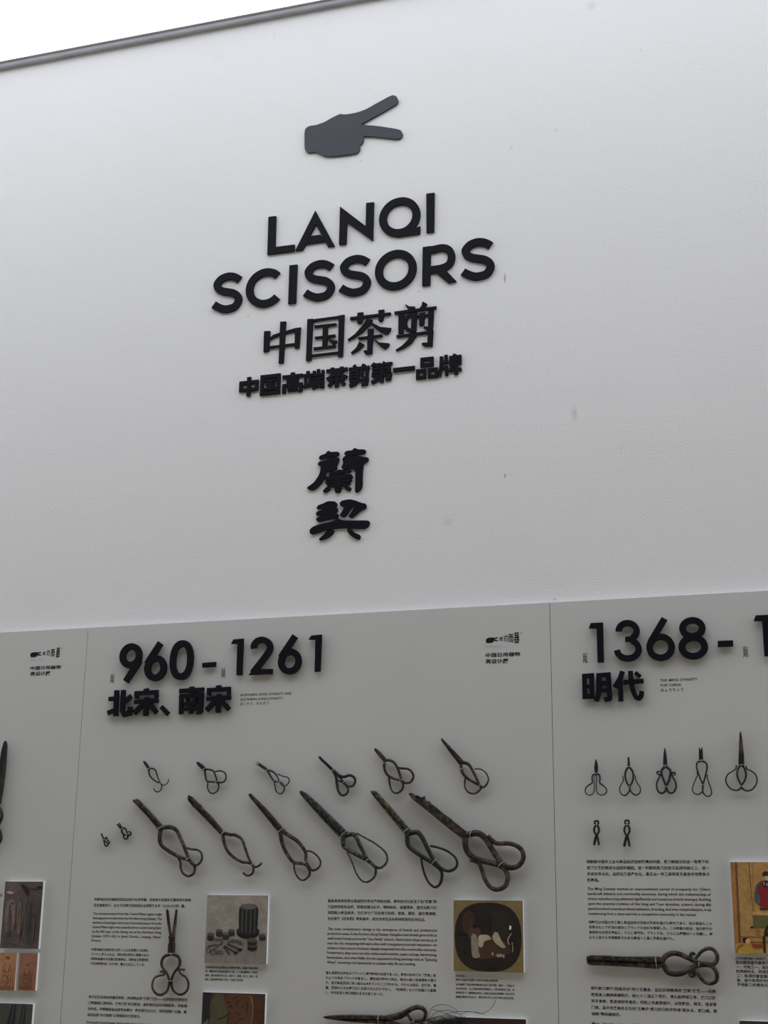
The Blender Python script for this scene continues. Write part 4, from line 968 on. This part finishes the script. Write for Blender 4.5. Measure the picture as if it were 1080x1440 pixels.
scissors('C', 'long olive-brown scissors with smooth blades, fifth in the lower row', [[(49, 402), (58, 397), (76, 397), (100, 418), (190, 520), (292, 640), (257, 667), (150, 537), (54, 418)]],
         [([(282, 656), (330, 650), (360, 680), (390, 740), (420, 800), (445, 837), (480, 870), (525, 885), (565, 865), (574, 830), (555, 795), (510, 762), (450, 740), (410, 733)], 27, 11), ([(270, 662), (272, 715), (290, 745), (350, 790), (430, 840), (470, 875), (481, 910), (470, 960), (440, 983), (405, 960), (380, 915), (362, 855), (355, 808)], 27, 11)],
         [((248, 658), (284, 624)), ((420, 848), (452, 812))], 'olive', GSC['b'])
scissors('C', 'largest dark scissors with corroded splintered blade, rightmost of the lower row', [[(280, 420), (288, 410), (305, 412), (330, 440), (400, 482), (470, 530), (640, 652), (612, 694), (540, 642), (400, 527), (300, 447)], [(318, 432), (332, 424), (358, 440), (374, 428), (380, 455), (405, 462), (412, 475), (440, 492), (480, 528), (530, 565), (552, 585), (588, 612), (640, 655), (500, 568), (400, 498)]],
         [([(622, 672), (680, 655), (720, 665), (755, 700), (790, 760), (830, 820), (860, 850), (905, 866), (950, 850), (975, 810), (970, 765), (940, 735), (890, 718), (820, 718), (790, 702), (760, 672)], 34, 22), ([(622, 678), (625, 740), (650, 785), (700, 815), (830, 850), (870, 885), (880, 930), (865, 975), (820, 998), (775, 983), (740, 930), (720, 870), (700, 833), (652, 815)], 32, 21)],
         [((655, 682), (664, 640)), ((822, 866), (858, 828))], 'rust', GSC['b'])
scissors('A', 'tiniest corroded scissors scrap, far left of the lower row', [[(106, 652), (112, 648), (124, 672), (134, 690), (126, 696)]],
         [([(128, 690), (146, 676), (150, 690), (164, 705), (168, 714), (158, 716), (148, 708)], 9, 7), ([(128, 692), (130, 708), (134, 726), (142, 736), (154, 728), (150, 714), (138, 700)], 9, 8)], [((122, 694), (136, 688))], 'black', GSC['t'], split=False)
scissors('A', 'tiny knotted scissors with a forked tip, beside the tiniest scrap', [[(216, 588), (222, 582), (240, 600), (256, 620), (246, 626)], [(228, 578), (236, 575), (246, 592), (262, 614), (252, 622)]],
         [([(252, 614), (272, 612), (284, 628), (290, 646), (302, 660), (314, 656), (312, 640), (298, 636)], 11, 8), ([(250, 620), (252, 640), (266, 656), (286, 660), (292, 674), (282, 686), (266, 680), (262, 660)], 11, 9)], [((244, 626), (262, 612)), ((284, 664), (296, 652))], 'black', GSC['t'])
r = scissors('F', 'open pivoted scissors with big round rings, between the left paragraphs', [[(741, 247), (750, 228), (760, 250), (772, 360), (784, 450), (815, 520), (812, 608), (760, 608), (768, 450), (750, 330)], [(820, 242), (826, 229), (834, 246), (827, 340), (813, 460), (811, 608), (752, 608), (756, 530), (786, 450), (805, 350)]],
         [([(775, 610), (725, 632), (703, 680), (712, 725), (745, 770), (766, 820), (766, 870), (745, 925), (700, 953), (660, 945), (630, 905), (625, 860), (645, 810), (690, 790), (722, 785), (724, 762), (692, 757)], 22, 15), ([(792, 610), (840, 632), (857, 675), (845, 720), (810, 765), (791, 810), (786, 860), (800, 915), (840, 948), (880, 948), (918, 915), (928, 860), (910, 810), (870, 780), (847, 748), (868, 740), (897, 743)], 22, 14)],
         [((752, 606), (812, 603)), ((750, 838), (802, 834))], 'bronze', GSC['x'])
q = cat_('F', 783, 470, -0.02)
m = MB(); m.tube([(q[0], -.008, q[1]), (q[0], -.027, q[1])], .004, 10)
m.build('pivot', IRON['bronze'], tuple(r.location), r)
scissors('I', 'long rusted blunt-tipped scissors lying flat, below the right Japanese paragraph', [[(121, 232), (126, 220), (145, 212), (250, 214), (350, 220), (500, 222), (600, 220), (655, 228), (655, 290), (612, 307), (430, 293), (250, 285), (145, 281), (124, 270)]],
         [([(640, 255), (670, 218), (710, 200), (760, 204), (820, 230), (890, 265), (930, 272), (985, 278), (1018, 255), (1024, 215), (1000, 176), (960, 166), (918, 185), (888, 218), (868, 240), (845, 228), (842, 206), (857, 198), (870, 212)], 34, 18), ([(645, 270), (680, 325), (720, 342), (780, 338), (840, 305), (900, 282), (960, 280), (1000, 300), (1022, 345), (1015, 390), (980, 408), (940, 400), (905, 365), (880, 330), (862, 330), (864, 350), (846, 356), (834, 342), (846, 326)], 34, 18)],
         [((600, 222), (610, 308)), ((898, 260), (900, 294))], 'rust', GSC['x'])
scissors('G2', 'dark spearhead scissors lying flat, at the bottom centre below the paragraphs', [[(77, 380), (90, 372), (130, 366), (300, 361), (505, 366), (600, 372), (600, 436), (505, 432), (300, 419), (130, 396), (85, 388)]],
         [([(560, 388), (640, 368), (700, 345), (760, 313), (810, 306), (848, 328), (856, 362), (840, 398), (790, 412), (750, 405), (715, 362), (660, 385), (600, 395)], 38, 18), ([(560, 418), (640, 450), (700, 478), (760, 512), (810, 520), (850, 500), (858, 465), (830, 430), (780, 414), (740, 440), (700, 460), (640, 432), (600, 420)], 38, 18)],
         [((503, 364), (505, 434)), ((768, 402), (772, 428))], 'rust', GSC['x'])
G3 = GSC['m']
scissors('D', 'black scissors with bottle-shaped thin wire grips, first in the right panel row', [[(256, 322), (264, 335), (271, 360), (277, 400), (272, 450), (262, 470), (246, 465), (239, 400), (246, 345)]],
         [([(256, 462), (228, 470), (220, 500), (222, 545), (185, 570), (158, 600), (158, 640), (190, 662), (220, 655), (238, 625), (241, 560), (240, 500), (252, 468)], 12, 6), ([(260, 462), (288, 470), (295, 505), (292, 545), (325, 572), (355, 603), (353, 640), (320, 661), (285, 655), (262, 625), (259, 560), (264, 500), (258, 468)], 12, 6)],
         [((244, 462), (276, 452))], 'black', G3)
scissors('D', 'black scissors with a pointed oval waist, second in the right panel row', [[(554, 303), (573, 302), (577, 345), (581, 396), (555, 396), (557, 345)]],
         [([(566, 394), (542, 430), (534, 480), (546, 535), (577, 590), (574, 622), (550, 658), (520, 664), (492, 645), (481, 600), (497, 560), (516, 525), (510, 478)], 17, 7), ([(571, 394), (600, 430), (611, 480), (600, 540), (576, 588), (590, 630), (620, 657), (650, 659), (677, 630), (675, 590), (650, 550), (633, 515), (627, 472)], 17, 7)],
         [((556, 394), (580, 392)), ((560, 584), (592, 581))], 'black', G3)
scissors('D', 'black scissors with curled ear-like grip ends, third in the right panel row', [[(910, 212), (918, 235), (926, 280), (936, 388), (892, 388), (897, 280), (903, 235)]],
         [([(910, 394), (882, 425), (880, 460), (900, 520), (922, 580), (915, 622), (888, 643), (855, 634), (834, 590), (837, 540), (860, 490), (868, 466), (852, 467), (836, 452), (846, 437), (862, 446)], 20, 12), ([(920, 394), (953, 415), (964, 450), (950, 520), (926, 580), (938, 625), (965, 643), (998, 630), (1017, 580), (1008, 530), (985, 490), (979, 465), (988, 446), (1006, 450), (1007, 466), (992, 472)], 20, 12)],
         [((890, 384), (936, 380)), ((904, 582), (944, 580))], 'black', G3)
scissors('E', 'black scissors with a notched square tip, fourth in the right panel row', [[(307, 368), (315, 367), (326, 396), (328, 500), (309, 500)], [(345, 370), (337, 366), (327, 396), (327, 500), (351, 500)]],
         [([(330, 504), (292, 522), (285, 565), (300, 620), (325, 690), (346, 742), (349, 790), (335, 825), (300, 844), (265, 834), (243, 800), (252, 750), (275, 690), (296, 640), (285, 618)], 15, 8), ([(336, 504), (374, 520), (391, 560), (380, 630), (352, 735), (345, 790), (356, 835), (390, 861), (424, 854), (437, 820), (420, 755), (400, 700), (390, 662), (398, 644)], 15, 9)],
         [((308, 502), (352, 498)), ((332, 746), (358, 742))], 'black', G3)
scissors('E', 'bronze-brown scissors with large round grips, fifth in the right panel row', [[(728, 203), (738, 220), (750, 300), (765, 450), (768, 560), (706, 560), (712, 400), (716, 300), (720, 222)]],
         [([(726, 552), (702, 590), (696, 650), (712, 700), (740, 762), (718, 792), (678, 802), (630, 785), (592, 740), (581, 690), (600, 642), (650, 607), (682, 582), (686, 545)], 18, 11), ([(748, 552), (775, 590), (785, 650), (770, 705), (738, 760), (760, 792), (800, 807), (850, 790), (888, 740), (897, 690), (880, 642), (840, 607), (797, 587), (784, 556)], 18, 11)],
         [((700, 548), (770, 544)), ((716, 762), (764, 758))], 'bronze', G3)
for (x, y, lab) in ((262, 922, 'left one of two tiny black figure-like clips under the row'), (551, 918, 'right one of two tiny black figure-like clips under the row')):
    k = 1.0 if x < 300 else 1.08
    T = lambda a, b_: (x + a * k, y + b_ * k * .98)
    scissors('D', lab, [[T(-4, 112), T(8, 122), T(-14, 220), T(-30, 222), T(-33, 205), T(-20, 140)], [T(6, 112), T(-6, 124), T(14, 220), T(28, 222), T(30, 205), T(20, 140)]],
             [([T(4, -15), T(-12, -13), T(-17, 0), T(-14, 14), T(-6, 24), T(-12, 36), T(-21, 56), T(-22, 84), T(-6, 122)], 15, 16), ([T(-4, -15), T(12, -13), T(17, 0), T(14, 14), T(6, 24), T(12, 36), T(21, 56), T(22, 84), T(4, 122)], 15, 16)],
             [(T(-20, 26), T(20, 24))], 'black', GSC['c'], cat='clip', name='iron_clip')
scissors('J', 'long black-bladed scissors cut by the left edge of the photo', [[(50, 141), (60, 165), (62, 200), (46, 420), (20, 620), (0, 740), (-60, 735), (-30, 480), (8, 245), (34, 165)]],
         [([(-30, 735), (10, 790), (15, 850), (-15, 930), (8, 1000), (6, 1060), (-40, 1110), (-90, 1060), (-60, 960)], 26, 18), ([(-40, 735), (-90, 790), (-95, 850), (-60, 930), (-110, 1000), (-150, 1080), (-210, 1080), (-220, 1000), (-150, 900)], 26, 18)],
         [((-62, 728), (6, 732))], 'black', GSC['b'])

# tuft of dark fibres across the lowest picture
m = MB()
q = cat_('P2', 300, 1150, -.03)
for _ in range(190):
    # strands spring from a clump low on the left and lie over to the right
    x = random.gauss(140, 75); y = 1095 - random.random() * 22
    dx = random.uniform(20, 130) * random.choice((1, 1, 1, -1)); h = random.uniform(8, 62) * math.exp(-((x - 150) / 130) ** 2) + 6
    P = [cat_('P2', x + dx * t, y - h * math.sin(math.pi * min(1, t * .75)) + 5 * math.sin(9 * t + x), -.02) for t in (0, .2, .4, .6, .8, 1)]
    d = random.random()
    P = catmull([(p[0], -.017 - .012 * d, p[1]) for p in P], 2)
    m.tube(P, .00042, 3)
for (A_) in ([(8, 1060), (40, 960), (120, 932), (200, 955), (240, 990)], [(10, 1075), (60, 1000), (150, 975), (220, 990), (300, 1030)], [(250, 1010), (330, 985), (420, 1000), (490, 960), (525, 900)],
             [(40, 970), (110, 985), (180, 1020), (230, 1060)], [(0, 1050), (70, 1030), (160, 1010), (230, 1025)], [(150, 1000), (260, 985), (380, 990), (440, 1010)]):
    P = catmull([(p[0], -.022, p[1]) for p in pts('P2', A_, -.02)], 6)
    m.tube(P, .0005, 4)
tag(m.build('fibre_tuft', M_FIBRE, m.centre()), 'loose tuft of dark fibres over the lowest middle picture', 'fibres')
